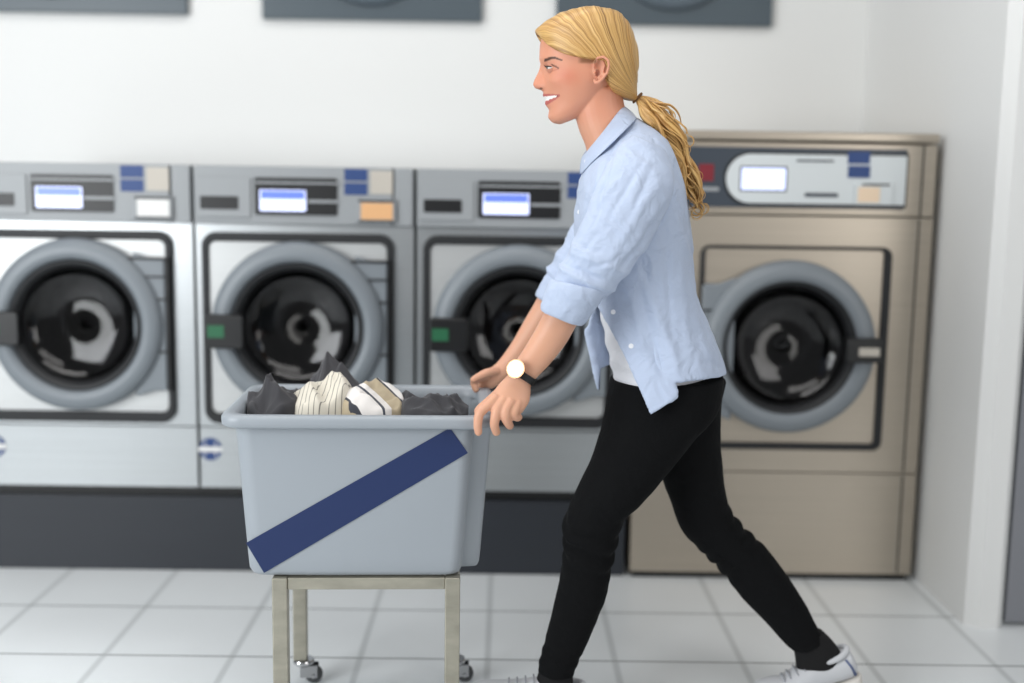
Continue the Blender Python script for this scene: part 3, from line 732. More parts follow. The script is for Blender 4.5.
# ---- body: head with face, neck, torso, arms with hands, legs: one continuous surface
m = MB()
HS = [(566, 15, 612, 14, YC, .036), (554, 21, 622, 20, YC, .056), (546, 30, 630, 28, YC, .068), (541, 40, 633, 38, YC, .0735),
      (539.6, 50, 634, 46, YC, .0755), (539.6, 59, 634, 54, YC, .075), (541.0, 66, 632, 60, YC, .073), (543.0, 73, 629, 66, YC, .0715),
      (543.8, 80, 626, 72, YC, .070), (543.6, 87, 621, 78, YC, .067), (543.6, 94, 616, 84, YC, .063), (544.6, 101, 611, 89.5, YC, .058),
      (547.6, 107.5, 607, 95, YC, .053), (548.8, 113, 603, 100, YC, .048), (549.3, 118, 600, 104, YC, .042), (552.5, 122.5, 597, 108, YC, .034), (560, 124.5, 594, 111, YC, .022)]
def nose_amt(py):
    pts = [(64, 0), (68.5, 2.2), (72, 4.6), (76, 7.4), (80, 9.4), (84, 10.6), (86.5, 9.9), (88.6, 8.0), (89.8, 3.4), (91.2, .6), (93, 0)]
    for (a, x), (b, y) in zip(pts, pts[1:]):
        if a <= py <= b: return x+(y-x)*(py-a)/(b-a)
    return 0
def face_mod(p, t, a):
    yo = p.y-YC; px, py = px_of(Vector((p.x, YC, p.z))); qx, qy = px_of(Vector((p.x, YC-abs(yo), p.z)))
    if math.cos(a) < -0.2: return p
    p = Vector((p.x, YC+yo*(1-.30*bump1(py, 101, 15)*bump1(px, 545, 17)), p.z)); yo = p.y-YC
    d = 0.0
    na = nose_amt(py)
    if na > 0:
        wd = 0.0065+0.0075*sstep(74, 86, py); d += na*math.exp(-(abs(yo)/wd)**2.4)
        d += 1.8*bump1(py, 86.0, 2.6)*bump1(abs(yo), .013, .0055)       # wings
    d += 0.9*bump1(py, 59.5, 3.2)*bump1(abs(yo), .026, .022)               # brow ridge
    d -= 3.0*bump1(qy, 67.5, 4.0)*bump1(abs(yo), .030, .012)*sstep(-.2, .3, math.cos(a))  # eye socket
    d += 2.0*bump1(qy, 81, 7)*bump1(abs(yo), .045, .016)                   # smiling cheek
    d += 1.1*bump1(py, 95.3, 1.7)*bump1(yo, 0, .022)                         # upper lip
    d -= 1.6*bump1(py, 99.8, 1.5)*bump1(yo, 0, .024)                         # teeth, set back
    d += 1.0*bump1(py, 104.8, 2.0)*bump1(yo, 0, .019)                        # lower lip
    d -= 0.8*bump1(py, 110, 1.6)*bump1(yo, 0, .02)
    d += 1.0*bump1(py, 117, 3.5)*bump1(yo, 0, .016)
    return p+Vector((-d/443, 0, 0))
limb(m, HS, rows=190, n=150, e=2.15, mod=face_mod)
# neck
limb(m, [(574, 100, 622, 84, YC, .048), (575, 114, 623, 98, YC, .050), (579, 130, 626, 110, YC, .051), (586, 148, 632, 122, YC, .056), (588, 166, 646, 136, YC, .085)], e=2.1)
# ears
for sd in (-1, 1):
    yy = YC+sd*.0745
    # measured on the near side, carried to the far side by the same world x, z
    def ep(px, py, out=0.0):
        q = at(px, py, YC-.0745); return Vector((q.x, yy+sd*out, q.z))
    rim_ = [(594, 69, .003), (593.5, 63, .006), (597, 58.5, .010), (603, 57.5, .013), (607.5, 61, .015), (608.3, 67, .015), (606.5, 73.5, .013), (602.5, 78.5, .009), (598.5, 82.5, .006), (595, 83, .003), (594, 79, .002)]
    m.tube([ep(*q) for q in rim_], [.0022, .003, .0032, .0034, .0034, .0034, .0034, .004, .0048, .0044, .003], n=10)
    m.tube([ep(602, 61, .007), (ep(604, 66, .009)), ep(602.5, 72, .008), ep(600, 76, .006)], [.002, .0026, .0026, .002], n=8)
    m.tube([ep(594, 72, .004), ep(595, 75.5, .005)], .003, n=8)
    v = []; N_ = 20
    c0 = ep(600.5, 69, -.002)
    loop = [ep(600.5+6.5*math.cos(2*PI*i/N_)*1.0, 69.5+11*math.sin(2*PI*i/N_), .003+.004*math.cos(2*PI*i/N_)) for i in range(N_)]
    back = [q-Vector((0, sd*.016, 0)) for q in loop]
    m.add([c0]+loop+back+[c0-Vector((0, sd*.014, 0))], [(0, 1+i, 1+(i+1) % N_) for i in range(N_)]+[(1+i, 1+N_+i, 1+N_+(i+1) % N_, 1+(i+1) % N_) for i in range(N_)]+[(2*N_+1, 1+N_+(i+1) % N_, 1+N_+i) for i in range(N_)])
# torso and hips under the clothes
limb(m, [(592, 150, 634, 124, YC, .060), (588, 172, 655, 146, YC, .13), (584, 195, 668, 166, YC, .160), (584, 225, 676, 205, YC, .150), (592, 260, 682, 248, YC, .135), (604, 300, 688, 298, YC, .122),
         (614, 340, 692, 338, YC, .115), (620, 370, 694, 368, YC, .115), (626, 400, 696, 402, YC, .110), (640, 440, 690, 440, YC, .08)], rows=40, n=40)
# near arm
YN = 2.335
limb(m, [(622, 150, 662, 166, YC-.15, .04), (606, 176, 652, 194, 2.36, .046), (590, 215, 636, 232, 2.34, .042), (570, 252, 610, 270, YN, .038), (557, 283, 594, 300, YN, .036), (546, 308, 578, 323, YN, .034),
         (535, 330, 565, 345, YN, .030), (523, 350, 549, 365, 2.33, .026), (512.5, 366, 534.5, 380, 2.325, .021), (508.5, 374, 531, 386, 2.322, .0195), (499, 384, 530.5, 393, 2.318, .0185), (492, 394, 529.5, 401, 2.312, .018), (488.5, 402, 525, 409, 2.306, .016), (490, 409, 521, 414, 2.304, .010)], rows=80, n=36, e=2.1)
def fing(pts, rr):
    P = [at(*p) for p in pts]
    # smooth the joints a little
    Q_ = []
    S_ = [tuple(p)+(r,) for p, r in zip(P, rr)]
    for j in range(25):
        s = interp(S_, j/24); Q_.append(s)
    c = [Vector(q[:3]) for q in Q_]; r = [q[3] for q in Q_]
    d = (c[-1]-c[-2]).normalized(); c += [c[-1]+d*r[-1]*.55, c[-1]+d*r[-1]*.85]; r += [r[-1]*.75, r[-1]*.3]
    m.tube(c, r, n=14)
fing([(497, 396, 2.306), (489.5, 404, 2.298), (480, 413, 2.292), (477.8, 424, 2.289), (478.5, 432.5, 2.291)], [.0105, .0110, .0104, .0094, .0084])
fing([(504, 399, 2.302), (497.5, 409, 2.293), (495, 419, 2.288), (494.5, 426, 2.291), (496.5, 432.5, 2.300)], [.0105, .0112, .0104, .0096, .0088])
fing([(512, 400, 2.300), (506.5, 409, 2.293), (505.5, 417, 2.290), (508, 423, 2.296), (510, 426, 2.306)], [.0105, .0112, .0104, .0094, .0086])
fing([(519, 401, 2.303), (515.5, 409, 2.297), (514, 414, 2.296), (517, 417.5, 2.303), (519, 417, 2.312)], [.0095, .0102, .0098, .0088, .0080])
fing([(508, 384, 2.335), (498, 394, 2.343), (488, 402, 2.346), (480.5, 408, 2.346), (477, 411.5, 2.346)], [.012, .0118, .0102, .0090, .0076])
# far arm
YA = 2.70
limb(m, [(612, 160, 645, 172, YC+.14, .04), (592, 195, 630, 208, 2.69, .044), (568, 240, 602, 256, YA, .040), (548, 276, 580, 292, YA, .037), (536, 300, 561, 315, YA, .033),
         (524, 321, 546, 336, 2.695, .028), (512, 342, 530, 354, 2.69, .023), (500, 359, 516, 370, 2.685, .019), (493, 366, 508, 378, 2.68, .018), (484, 371.5, 500, 384, 2.68, .017), (477, 375, 493, 388, 2.68, .013), (474, 378, 488, 389, 2.68, .008)], rows=70, n=32)
fing([(487, 376, 2.665), (480, 378, 2.655), (474, 382, 2.650), (476, 390, 2.648)], [.0090, .0098, .0090, .0078])
fing([(490, 380, 2.680), (483, 384, 2.677), (480, 391, 2.677), (483, 398, 2.677)], [.0090, .0094, .0088, .0080])
fing([(490, 380, 2.698), (483, 383, 2.700), (480, 390, 2.702), (483, 398, 2.702)], [.0090, .0092, .0086, .0078])
fing([(492, 380, 2.712), (486, 383, 2.718), (483, 389, 2.720), (485, 396, 2.720)], [.0082, .0086, .0080, .0070])
fing([(497, 371, 2.668), (487, 373, 2.652), (479, 376.5, 2.645), (473, 380, 2.642)], [.0110, .0108, .0094, .0080])
# legs (inside the jeans)
NLEG = [(634, 404, 696, 406, 2.48, .070), (612, 425, 695, 430, 2.46, .082), (600, 455, 668, 468, 2.45, .078), (585, 488, 640, 500, 2.445, .070), (571, 515, 622, 520, 2.44, .060), (569, 540, 615, 542, 2.44, .054),
        (567, 560, 608, 562, 2.445, .050), (562, 585, 604, 588, 2.45, .050), (554, 620, 594, 625, 2.455, .043), (548, 650, 578, 655, 2.46, .034), (543, 675, 570, 680, 2.46, .030), (536, 690, 570, 694, 2.46, .024)]
FLEG = [(652, 404, 700, 406, 2.57, .070), (652, 430, 714, 432, 2.57, .080), (660, 465, 716, 462, 2.575, .074), (672, 495, 719, 488, 2.58, .066), (686, 526, 728, 510, 2.585, .058), (704, 546, 744, 532, 2.585, .053),
        (722, 566, 764, 553, 2.585, .050), (742, 592, 784, 582, 2.585, .048), (764, 617, 802, 608, 2.585, .042), (790, 643, 817, 632, 2.585, .034), (803, 658, 828, 647, 2.585, .022), (806, 674, 842, 664, 2.585, .020)]
limb(m, NLEG, rows=60, n=32); limb(m, FLEG, rows=60, n=32)
body = m.build('person', skin)
fuse(body, 0.0023, 2, 0.5)
tag(body, 'woman with blond ponytail, pale blue shirt and black jeans, walking and pushing the laundry cart', 'person')
# skin tones, lips, brows, teeth
me = body.data
ca_ = me.color_attributes.new('tone', 'FLOAT_COLOR', 'POINT')
SK = Vector(lin((216, 164, 136))[:3]); FACE = Vector(lin((214, 150, 122))[:3]); BL = Vector(lin((200, 112, 84))[:3]); LIP = Vector(lin((184, 100, 92))[:3]); BROW = Vector(lin((84, 56, 44))[:3]); TEETH = Vector(lin((246, 242, 238))[:3]); SCALP = Vector(lin((120, 82, 50))[:3]); NAIL = Vector(lin((226, 176, 160))[:3])
def lerp_pts(P, x):
    if x <= P[0][0]: return P[0][1]
    for (a, u), (b, v_) in zip(P, P[1:]):
        if x <= b: return u+(v_-u)*(x-a)/(b-a)
    return P[-1][1]
cols = [0.0]*(4*len(me.vertices))
ztop = at(600, 165, YC).z; DARKL = Vector(lin((52, 34, 30))[:3])
for i, v in enumerate(me.vertices):
    c = SK
    if v.co.z > ztop:
        yo = abs(v.co.y-YC); q = Vector((v.co.x, YC-yo, v.co.z)); px, py = px_of(q)
        c = FACE.copy()
        c = c.lerp(BL, 0.62*math.exp(-((px-566)/13)**2-((py-76)/9)**2))
        c = c.lerp(BL, 0.25*math.exp(-((px-538)/6)**2-((py-84)/6)**2))
        if py > 112: c = c.lerp(SK, 0.5*sstep(112, 130, py))
        if px < 570 and 52 < py < 72:
            bc = lerp_pts([(544, 60.6), (547, 59.6), (551, 58.0), (555, 57.8), (562, 60.2)], px); th = lerp_pts([(544, 1.3), (548, 1.5), (553, 1.1), (562, .4)], px)
            if 544.2 < px < 562.5 and yo > .008: c = c.lerp(BROW, 1-sstep(th*.7, th+.7, abs(py-bc)))
        if 545.5 < px < 559 and 62 < py < 72 and yo > .012:
            uc = lerp_pts([(546, 66.6), (548.5, 65.2), (552, 64.9), (556, 66.6), (559, 68.4)], px)
            c = c.lerp(DARKL, .85*(1-sstep(.5, 1.1, abs(py-uc))))
            lc = lerp_pts([(547, 69.5), (552, 71.0), (557, 69.4)], px); c = c.lerp(BL*.75, .5*(1-sstep(.3, 1.1, abs(py-lc))))  # faint shade under the lower lid, put into the skin colour
        if px < 559.8 and 88 < py < 112:
            u = min(max((px-542)/17.5, 0), 1)
            top = 93.4+.6*u; ul = 96.9-1.7*u; ll = 102.6-7.0*u; bot = 107.4-10.6*u**1.3
            if top < py < bot: c = LIP.copy()
            if ul+.1 < py < ll and u < .96: c = TEETH.copy() if u < .86 else DARKL.copy()
            if abs(py-bot) < .5 or abs(py-top) < .5: c = c.lerp(FACE, .5)
        if 544 < px < 560 and yo > .015:   # nostril side
            pass
        if yo > .006 and (px-541.0)**2+((py-88.6)*1.6)**2 < 3.2: c = c.lerp(DARKL, .7)
        if (px-597.5)**2/5+(py-73)**2/14 < 1 and yo > .06: c = c.lerp(Vector(lin((120, 50, 36))[:3]), .7)
        if 578 < px < 596 and 56 < py < 64.5: c = c.lerp(SCALP, .8*sstep(576, 583, px)*(1-sstep(61.5, 64.5, py)))
        if px > 610 and py < 86: c = SCALP.copy()
    cols[4*i:4*i+4] = (c.x, c.y, c.z, 1)
ca_.data.foreach_set('color', cols)

# ---- eyes
eye_w = mat('eye_white', (226, 220, 216), 0.2); iris_m = mat('grey_green_iris', (70, 74, 66), 0.15)
lash_m = mat('dark_lashes', (34, 24, 22), 0.6)
for sd in (-1, 1):
    q = at(552.2, 68.0, YC-.0335); cpos = Vector((q.x, YC+sd*.0335, q.z)); r_ = .0124
    m = MB()
    look = Vector((-1, sd*.12, -.02)).normalized(); s1 = look.cross(Vector((0, 0, 1))).normalized(); s2 = s1.cross(look)
    def sph(th0, th1, rr, n=28, k=12):
        v = []; f = []
        for j in range(k+1):
            th = th0+(th1-th0)*j/k
            for i in range(n):
                a = 2*PI*i/n; v.append(cpos+look*(rr*math.cos(th))+(s1*math.cos(a)+s2*math.sin(a))*(rr*math.sin(th)))
        for j in range(k):
            for i in range(n): f.append((j*n+i, j*n+(i+1) % n, (j+1)*n+(i+1) % n, (j+1)*n+i))
        return v, f
    m.add(*sph(0.001, PI-.001, r_)); m.add(*sph(0.001, .52, r_+.0003), 1)
    m.build('eye', [eye_w, iris_m], body, smooth=True)
    # lids: upper and lower, with lashes
    m = MB()
    def lid(a_up, y0):
        return [cpos+(Vector((-math.cos(b_), sd*math.sin(b_), 0))*math.cos(a_up*math.cos(b_-.35))+Vector((0, 0, math.sin(a_up*math.cos(b_-.35)))))*(r_+.0006) for b_ in [(-.75+.2*k) for k in range(12)]]
    m.tube(lid(.17, 0), [.0006]+[.0013]*10+[.0006], n=6)
    lp_ = lid(.17, 0)
    for k in range(1, 11, 1):
        p = lp_[k]; d = (p-cpos).normalized(); m.tube([p, p+d*.004+Vector((0, 0, .001)), p+d*.006+Vector((0, 0, .0035))], [.0004, .0003, .0001], n=4)
    m.build('eyelashes', lash_m, body)
    m = MB()
    for sg, rng in ((1, (.24, 1.25)), (-1, (.24, 1.2))):
        def lf(u, w_, sg=sg, rng=rng):
            b_ = -1.2+3.0*u; el = (rng[0]+(rng[1]-rng[0])*w_)
            el = sg*(el if w_ > .01 else rng[0]*max(.15, math.cos(b_-.35)))
            return cpos+(Vector((-math.cos(b_), sd*math.sin(b_), 0))*math.cos(el)+Vector((0, 0, math.sin(el))))*(r_+.0012)
        m.grid(lf, 20, 8)
    lo = m.build('eyelid', mat('lid_skin', (196, 134, 110), 0.5), body, smooth=True)

# ---- hair
def hair_mat(name, base, streak):
    m = bpy.data.materials.new(name); m.use_nodes = True; n = m.node_tree.nodes; l = m.node_tree.links; b = n['Principled BSDF']
    a = n.new('ShaderNodeAttribute'); a.attribute_name = 'strand'; sp = n.new('ShaderNodeSeparateColor'); l.new(a.outputs['Color'], sp.inputs[0])
    cx = n.new('ShaderNodeCombineXYZ'); l.new(sp.outputs[0], cx.inputs[0]); 
    t1 = n.new('ShaderNodeTexNoise'); t1.inputs['Scale'].default_value = 26; t1.inputs['Detail'].default_value = 3; l.new(cx.outputs[0], t1.inputs[0])
    t2 = n.new('ShaderNodeTexNoise'); t2.inputs['Scale'].default_value = 160; t2.inputs['Detail'].default_value = 2; l.new(cx.outputs[0], t2.inputs[0])
    ad = n.new('ShaderNodeMath'); ad.operation = 'MULTIPLY_ADD'; ad.inputs[1].default_value = 0.5; l.new(t2.outputs[0], ad.inputs[0]); l.new(t1.outputs[0], ad.inputs[2])
    cr_ = n.new('ShaderNodeValToRGB'); l.new(ad.outputs[0], cr_.inputs[0]); e = cr_.color_ramp.elements
    e[0].position = .56; e[0].color = lin(streak); e[1].position = .86; e[1].color = lin((220, 180, 114)); k = e.new(.68); k.color = lin(base)
    l.new(cr_.outputs[0], b.inputs['Base Color']); b.inputs['Roughness'].default_value = 0.38; b.inputs['Specular IOR Level'].default_value = 0.6
    bp = n.new('ShaderNodeBump'); bp.inputs['Strength'].default_value = 0.5; bp.inputs['Distance'].default_value = 0.002; l.new(t2.outputs[0], bp.inputs['Height']); l.new(bp.outputs[0], b.inputs['Normal'])
    return m
hair_m = hair_mat('golden_blond_hair', (182, 136, 74), (104, 68, 36))
def set_strand(o, vals):
    a = o.data.color_attributes.new('strand', 'FLOAT_COLOR', 'POINT'); a.data.foreach_set('color', [x for s in vals for x in (s, s, s, 1)])
HH = [(582, 7.5, 598, 7.5, YC, .018), (566, 11, 612, 9.5, YC, .044), (552, 18, 621, 14, YC, .062), (541, 25, 629, 24, YC, .074), (536, 30, 635, 38, YC, .0805), (536.5, 38, 638, 52, YC, .084), (540, 48, 638.5, 66, YC, .085),
      (546, 58, 637.5, 78, YC, .083), (556, 68, 637, 88, YC, .078), (572, 78, 637, 95, YC, .070), (592, 88, 637, 98.5, YC, .055), (610, 95, 635, 101, YC, .03), (624, 98, 633, 101, YC, .012)]
HL = [(530, 31), (536, 32), (541, 39), (547, 45), (555, 50), (563, 53.5), (572, 55.5), (582, 57), (590, 58), (597, 58.5), (604, 60)]   # lower edge of the swept fringe
hv = []
def hair_mod(p, t, a):
    yo = p.y-YC; px, py = px_of(Vector((p.x, YC-abs(yo), p.z)))
    ang = math.atan2(97-py, 641-px)+.18*math.sin(px*.03)      # strands run to the tie
    s_ = ang*1.1+(0.6 if yo > 0 else 0)+.0*yo
    tie = math.hypot(px-637, py-97)
    ridge = noise.noise(Vector((ang*9, .3, 1.1 if yo < 0 else 4)))*1.0+noise.noise(Vector((ang*24, 2, 1)))*.5
    off = .0026*ridge*min(1, tie/25)
    c = at(592, 62, YC)
    d = (p-c); L = d.length
    # under the fringe line the mass stays beneath the skin
    edge = lerp_pts(HL, px)
    g = sstep(-.8, 2.2, py-edge) if px < 604.5 else 0
    # behind and below the ear
    if px >= 590: 
        e2 = lerp_pts([(590, 58), (604, 60), (607, 72), (608, 79), (613, 90), (620, 98), (640, 101)], px)
        g = max(sstep(-.5, 2.0, py-e2), 0) if px < 609 else sstep(0, 2, py-e2-1)
    if abs(yo) < .02 and px > 560: g = 0 if py < 100 else g
    q = c+d*((L+off)/L)
    if g > 0: q = c+(q-c)*(1-.22*g)
    hv.append(s_+.02*noise.noise(Vector((px*.1, py*.1, 3))))
    return q
m = MB(); limb(m, HH, rows=200, n=220, e=2.1, mod=hair_mod)
hair = m.build('hair', hair_m, body, smooth=True, fix=True); set_strand(hair, hv)
# ponytail: many wavy locks
m = MB(); sv = []
random.seed(11)
path = [(637, 97, YC), (646, 107, YC), (659, 122, YC-.01), (672, 140, YC-.02), (683, 160, YC-.03), (690, 178, YC-.04), (694, 194, YC-.045), (699, 206, YC-.05)]
def lock(r0, ph, dx, dy, dY, end, rad, wav, curl=0):
    c = []; R_ = []; N_ = 44
    for j in range(N_+1):
        u = j/N_*end; s = interp(path, u); spread = min(1, u*4)*(1-.45*u)
        wv = wav*math.sin(u*17+ph)*min(1, u*5)
        p = at(s[0]+dx*spread+wv, s[1]+dy*spread-wv*.6, s[2]+dY*spread+.006*math.sin(u*14+ph*1.7)*min(1, u*4))
        c.append(p); R_.append(rad*(math.sin(PI*min(1, .12+u/end*.88))**.5+.12) if j else rad*.6)
    if curl:
        b = c[-1]; 
        for k in range(1, 12):
            a = k*.45; c.append(b+Vector((.012*math.sin(a)*curl, -.002*k*.3, -.012*(1-math.cos(a))*1.0))); R_.append(rad*(1-.07*k)*.7)
    n0 = len(m.v); m.tube(c, R_, n=9, flat=.7)
    n_ = len(m.v)-n0; sv.extend([ph*.6+dx*.05+.16*abs(((q % 9)/9)-.5) for q in range(n_)])
for k in range(46):     # thick coherent locks
    side = random.uniform(-1, 1); dep = random.uniform(-1, 1)
    lock(0, side*1.6+dep*1.2+random.uniform(-.35, .35), side*7.5, -side*8.0+random.uniform(-2, 2), dep*.030, random.choice([.6, .72, .82, .9, .96, 1]), random.uniform(.0046, .0078), random.uniform(1.6, 3.2), curl=random.choice([0, 0, 0, 1]))
for k in range(60):     # fine ones over them
    side = random.uniform(-1, 1); dep = random.uniform(-1, .6)
    lock(0, side*1.6+dep*1.2+random.uniform(-.6, .6), side*9, -side*9.0+random.uniform(-3, 3), dep*.036, random.choice([.5, .7, .85, 1]), random.uniform(.0014, .0026), random.uniform(1.6, 4.0), curl=random.choice([0, 1, -1]))
for k in range(9):      # loose loops near the tie
    lock(0, k*1.1, 6+k*1.0, -8-k*.7, random.uniform(-.04, 0), random.uniform(.25, .5), .0035, 3.5, curl=1)
for k in range(9):      # lock lying down the near side just under the tie
    lock(0, 2+k*.25, -6+k*.7, 7+k*.3, -.03-.002*k, .5, .005, 3.4, curl=-1)
pony = m.build('ponytail', hair_m, hair, smooth=True, fix=False); set_strand(pony, sv)
m = MB(); m.tube([at(633, 99.5, YC-.012), at(633, 99.5, YC+.012)], .001, n=6)
tp = at(637.5, 98, YC); ring_ = []
ax = (at(646, 107, YC)-at(628, 90, YC)).normalized(); e1 = ax.cross(Vector((0, 1, 0))).normalized()
m = MB(); m.tube([tp+e1*(.0125*math.cos(2*PI*k/20))+Vector((0, .0125*math.sin(2*PI*k/20), 0)) for k in range(20)], .003, n=8, closed=True)
m.build('hair_tie', mat('brown_hair_tie', (112, 76, 42), 0.7), hair, smooth=True)

# ---- clothes
def wrinkle(c, amp=1.0):
    a = noise.noise(Vector((c.x*13+c.z*9, c.y*8, c.z*13-c.x*6)))
    b = 1-abs(noise.noise(Vector((c.x*22+c.z*16+a, c.y*14, c.z*6-c.x*5+7))))*2
    return amp*(.0035*a+.0028*b)
# jeans
def grow(S, g, dep): return [(s[0]-g, s[1], s[2]+g, s[3], s[4], s[5]+dep) for s in S]
NJ = [(612, 378, 722, 374, YC-.01, .145), (608, 395, 721, 388, 2.505, .135), (604, 417, 716, 412, 2.485, .115), (598, 440, 694, 437, 2.462, .098), (588, 468, 668, 470, 2.452, .088), (574, 497, 643, 499, 2.445, .079), (564, 523, 624, 519, 2.44, .069),
      (564.5, 547, 616, 544, 2.44, .062), (561.5, 570, 611, 566, 2.445, .059), (556, 597, 606, 596, 2.45, .056), (548.5, 628, 592, 631, 2.455, .048), (541, 655, 580, 657, 2.46, .041), (538, 671, 573, 674, 2.46, .039)]
FJ = [(630, 385, 724, 378, YC+.03, .15), (640, 408, 720, 400, 2.58, .12), (650, 440, 719, 430, 2.57, .098), (661, 473, 721, 462, 2.575, .086), (671, 503, 724, 488, 2.58, .076), (682, 530, 731, 511, 2.585, .068), (700, 549, 746, 530, 2.585, .063),
      (720, 569, 767, 549, 2.585, .059), (742, 597, 788, 577, 2.585, .055), (764, 620, 805, 604, 2.585, .048), (783, 641, 817, 626, 2.585, .042), (794, 650, 823, 638, 2.585, .040)]
m = MB(); limb(m, NJ, rows=70, n=48, e=2.15); limb(m, FJ, rows=70, n=48, e=2.15)
jeans = m.build('jeans', jeans_m, body); fuse(jeans, .0035, 4, .5)
kn1 = at(590, 545, 2.44); kn2 = at(715, 548, 2.64); an1 = at(556, 665, 2.46); an2 = at(806, 640, 2.64)
def jw(c, nn):
    d = .4*wrinkle(c)
    for kc, ax_ in ((kn1, Vector((-.25, 0, -1))), (kn2, Vector((.8, 0, -.6)))):
        ax_ = ax_.normalized(); r = c-kc; al = r.dot(ax_)
        if r.length < .16 and abs(c.y-kc.y) < .11: d += .0042*math.sin(al*150+3*math.sin(r.y*22)+2*noise.noise(c*14))*math.exp(-(al/.055)**2)
    for kc in (an1, an2):
        r = c-kc
        if r.length < .1: d += .002*math.sin(r.z*210)*math.exp(-(r.length/.06)**2)
    return d
displace(jeans, jw)
jeans['label'] = 'slim black jeans'
# hip pocket seam and side seam as fine raised lines
# socks and shoes
sock_m = mat('black_sock', (12, 12, 14), 0.95, bump=.2, bscale=400)
m = MB(); limb(m, [(541, 664, 573, 667, 2.46, .034), (536, 680, 573, 684, 2.46, .035), (530, 695, 574, 702, 2.46, .032)], rows=16, n=28); m.build('sock', sock_m, body, smooth=True)
m = MB(); limb(m, [(793, 642, 822, 630, 2.585, .036), (795, 656, 833, 641, 2.585, .037), (797, 671, 842, 655, 2.585, .034), (802, 684, 844, 672, 2.585, .030)], rows=20, n=28); m.build('sock', sock_m, body, smooth=True)
shoe_m = mat('white_shoe_knit', (198, 200, 204), 0.75, bump=.3, bscale=300); sole_m = mat('white_rubber_sole', (214, 210, 204), 0.5); lace_m = mat('grey_lace', (150, 152, 158), 0.8); accent = mat('blue_grey_trim', (92, 104, 138), 0.6)
def shoe(M4, twist_toe=0.0, side=1):
    """trainer: heel at x=0, toe towards -x, sole on z=0; M4 places it; twist_toe bends the ball of the foot"""
    Lh = .262
    def bend(p):
        p = Vector(p)
        if twist_toe and p.x < -.17:
            a = twist_toe*min(1, (-.17-p.x)/.03); q = p-Vector((-.17, 0, 0)); r = Matrix.Rotation(-a, 3, 'Y')
            p = Vector((-.17, 0, 0))+r @ q
        return M4 @ p
    st = [(0.006, .012, .030, .055), (-.003, .028, .018, .086), (-.025, .033, .016, .086), (-.055, .034, .016, .082), (-.085, .035, .016, .090), (-.105, .037, .016, .086), (-.13, .040, .016, .076), (-.16, .044, .016, .064), (-.19, .046, .016, .055), (-.22, .043, .016, .048), (-.245, .033, .016, .040), (-.258, .016, .018, .030)]
    m = MB(); v = []; n = 28; rows = 40
    for j in range(rows+1):
        s = interp(st, j/rows)
        for i in range(n):
            a = 2*PI*i/n; ca, sa = math.cos(a), math.sin(a); z = (s[2]+s[3])/2+(s[3]-s[2])/2*math.copysign(abs(sa)**.8, sa); wq = 1-.35*max(0, sa)**2
            v.append(bend((s[0], side*s[1]*math.copysign(abs(ca)**.8, ca)*wq, z)))
    m.add(v, [(j*n+i, j*n+(i+1) % n, (j+1)*n+(i+1) % n, (j+1)*n+i) for j in range(rows) for i in range(n)]+[tuple(range(n-1, -1, -1)), tuple(range(rows*n, rows*n+n))])
    sh = m.build('shoe', shoe_m, body, smooth=True)
    m = MB(); v = []
    for j in range(rows+1):
        s = interp(st, j/rows); ww = s[1]*1.06+.002; x = s[0]*1.015+.003
        for i in range(n):
            a = 2*PI*i/n; ca, sa = math.cos(a), math.sin(a)
            hz = .015+.006*sstep(-.06, 0, s[0])+.004*sstep(-.2, -.26, s[0])
            zz = hz/2+hz/2*math.copysign(abs(sa)**.4, sa)
            v.append(bend((x, side*ww*math.copysign(abs(ca)**.5, ca), zz)))
    m.add(v, [(j*n+i, j*n+(i+1) % n, (j+1)*n+(i+1) % n, (j+1)*n+i) for j in range(rows) for i in range(n)]+[tuple(range(n-1, -1, -1)), tuple(range(rows*n, rows*n+n))])
    m.build('sole', sole_m, sh, smooth=True)
    # collar roll round the ankle
    m = MB(); m.tube([bend((-.052+.046*math.cos(2*PI*k/28), .0285*math.sin(2*PI*k/28), .080+.009*math.cos(2*PI*k/28)**2)) for k in range(28)], .0075, n=10, closed=True); m.build('ankle_collar', shoe_m, sh, smooth=True)
    for k in range(5):
        x = -.105-.018*k; z = lerp_pts([(-.2, .056), (-.16, .068), (-.13, .080), (-.1, .092)], x)
        m = MB(); m.tube([bend((x+.004, -.026, z-.012)), bend((x, -.012, z+.001)), bend((x, .0, z+.003)), bend((x, .012, z+.001)), bend((x+.004, .026, z-.012))], .0022, n=6); m.build('lace', lace_m, sh, smooth=True)
    for sd in (-1, 1):
        m = MB(); m.tube([bend((-.006, sd*.0275, .030)), bend((-.012, sd*.031, .055)), bend((-.020, sd*.030, .074))], [.004, .003, .0025], n=8)
        m.build('heel_trim', accent, sh, smooth=True)
    return sh
h1 = math.radians(-11)      # leading foot lands on its heel, toes up
shoe(Matrix.Translation((at(578, 715, 2.46).x, 2.46, 0.001)) @ Matrix.Rotation(-h1, 4, 'Y'))
hk = at(857, 688, 2.585); ang = math.radians(17)
# push-off foot: the ball rests on the floor, the heel is lifted
Mr = Matrix.Translation((hk.x, 2.585, 0)) @ Matrix.Translation((0, 0, .17*math.sin(ang)+.001)) @ Matrix.Rotation(-ang, 4, 'Y')
shoe(Mr, twist_toe=-ang)
# white top under the shirt
m = MB(); limb(m, [(594, 262, 684, 252, YC, .140), (597, 290, 688, 284, YC, .134), (601, 315, 692, 310, YC, .132), (606, 342, 700, 338, YC, .140), (611, 365, 704, 360, YC, .148), (614, 381, 706, 371, YC, .150)], rows=40, n=60, e=2.1,
               mod=lambda p, t, a: p+Vector((-.0022*math.sin(t*34+2*math.sin(a*3)), 0, 0)))
m.build('tank_top', tank_m, body, smooth=True)['label'] = 'white top under the open shirt'
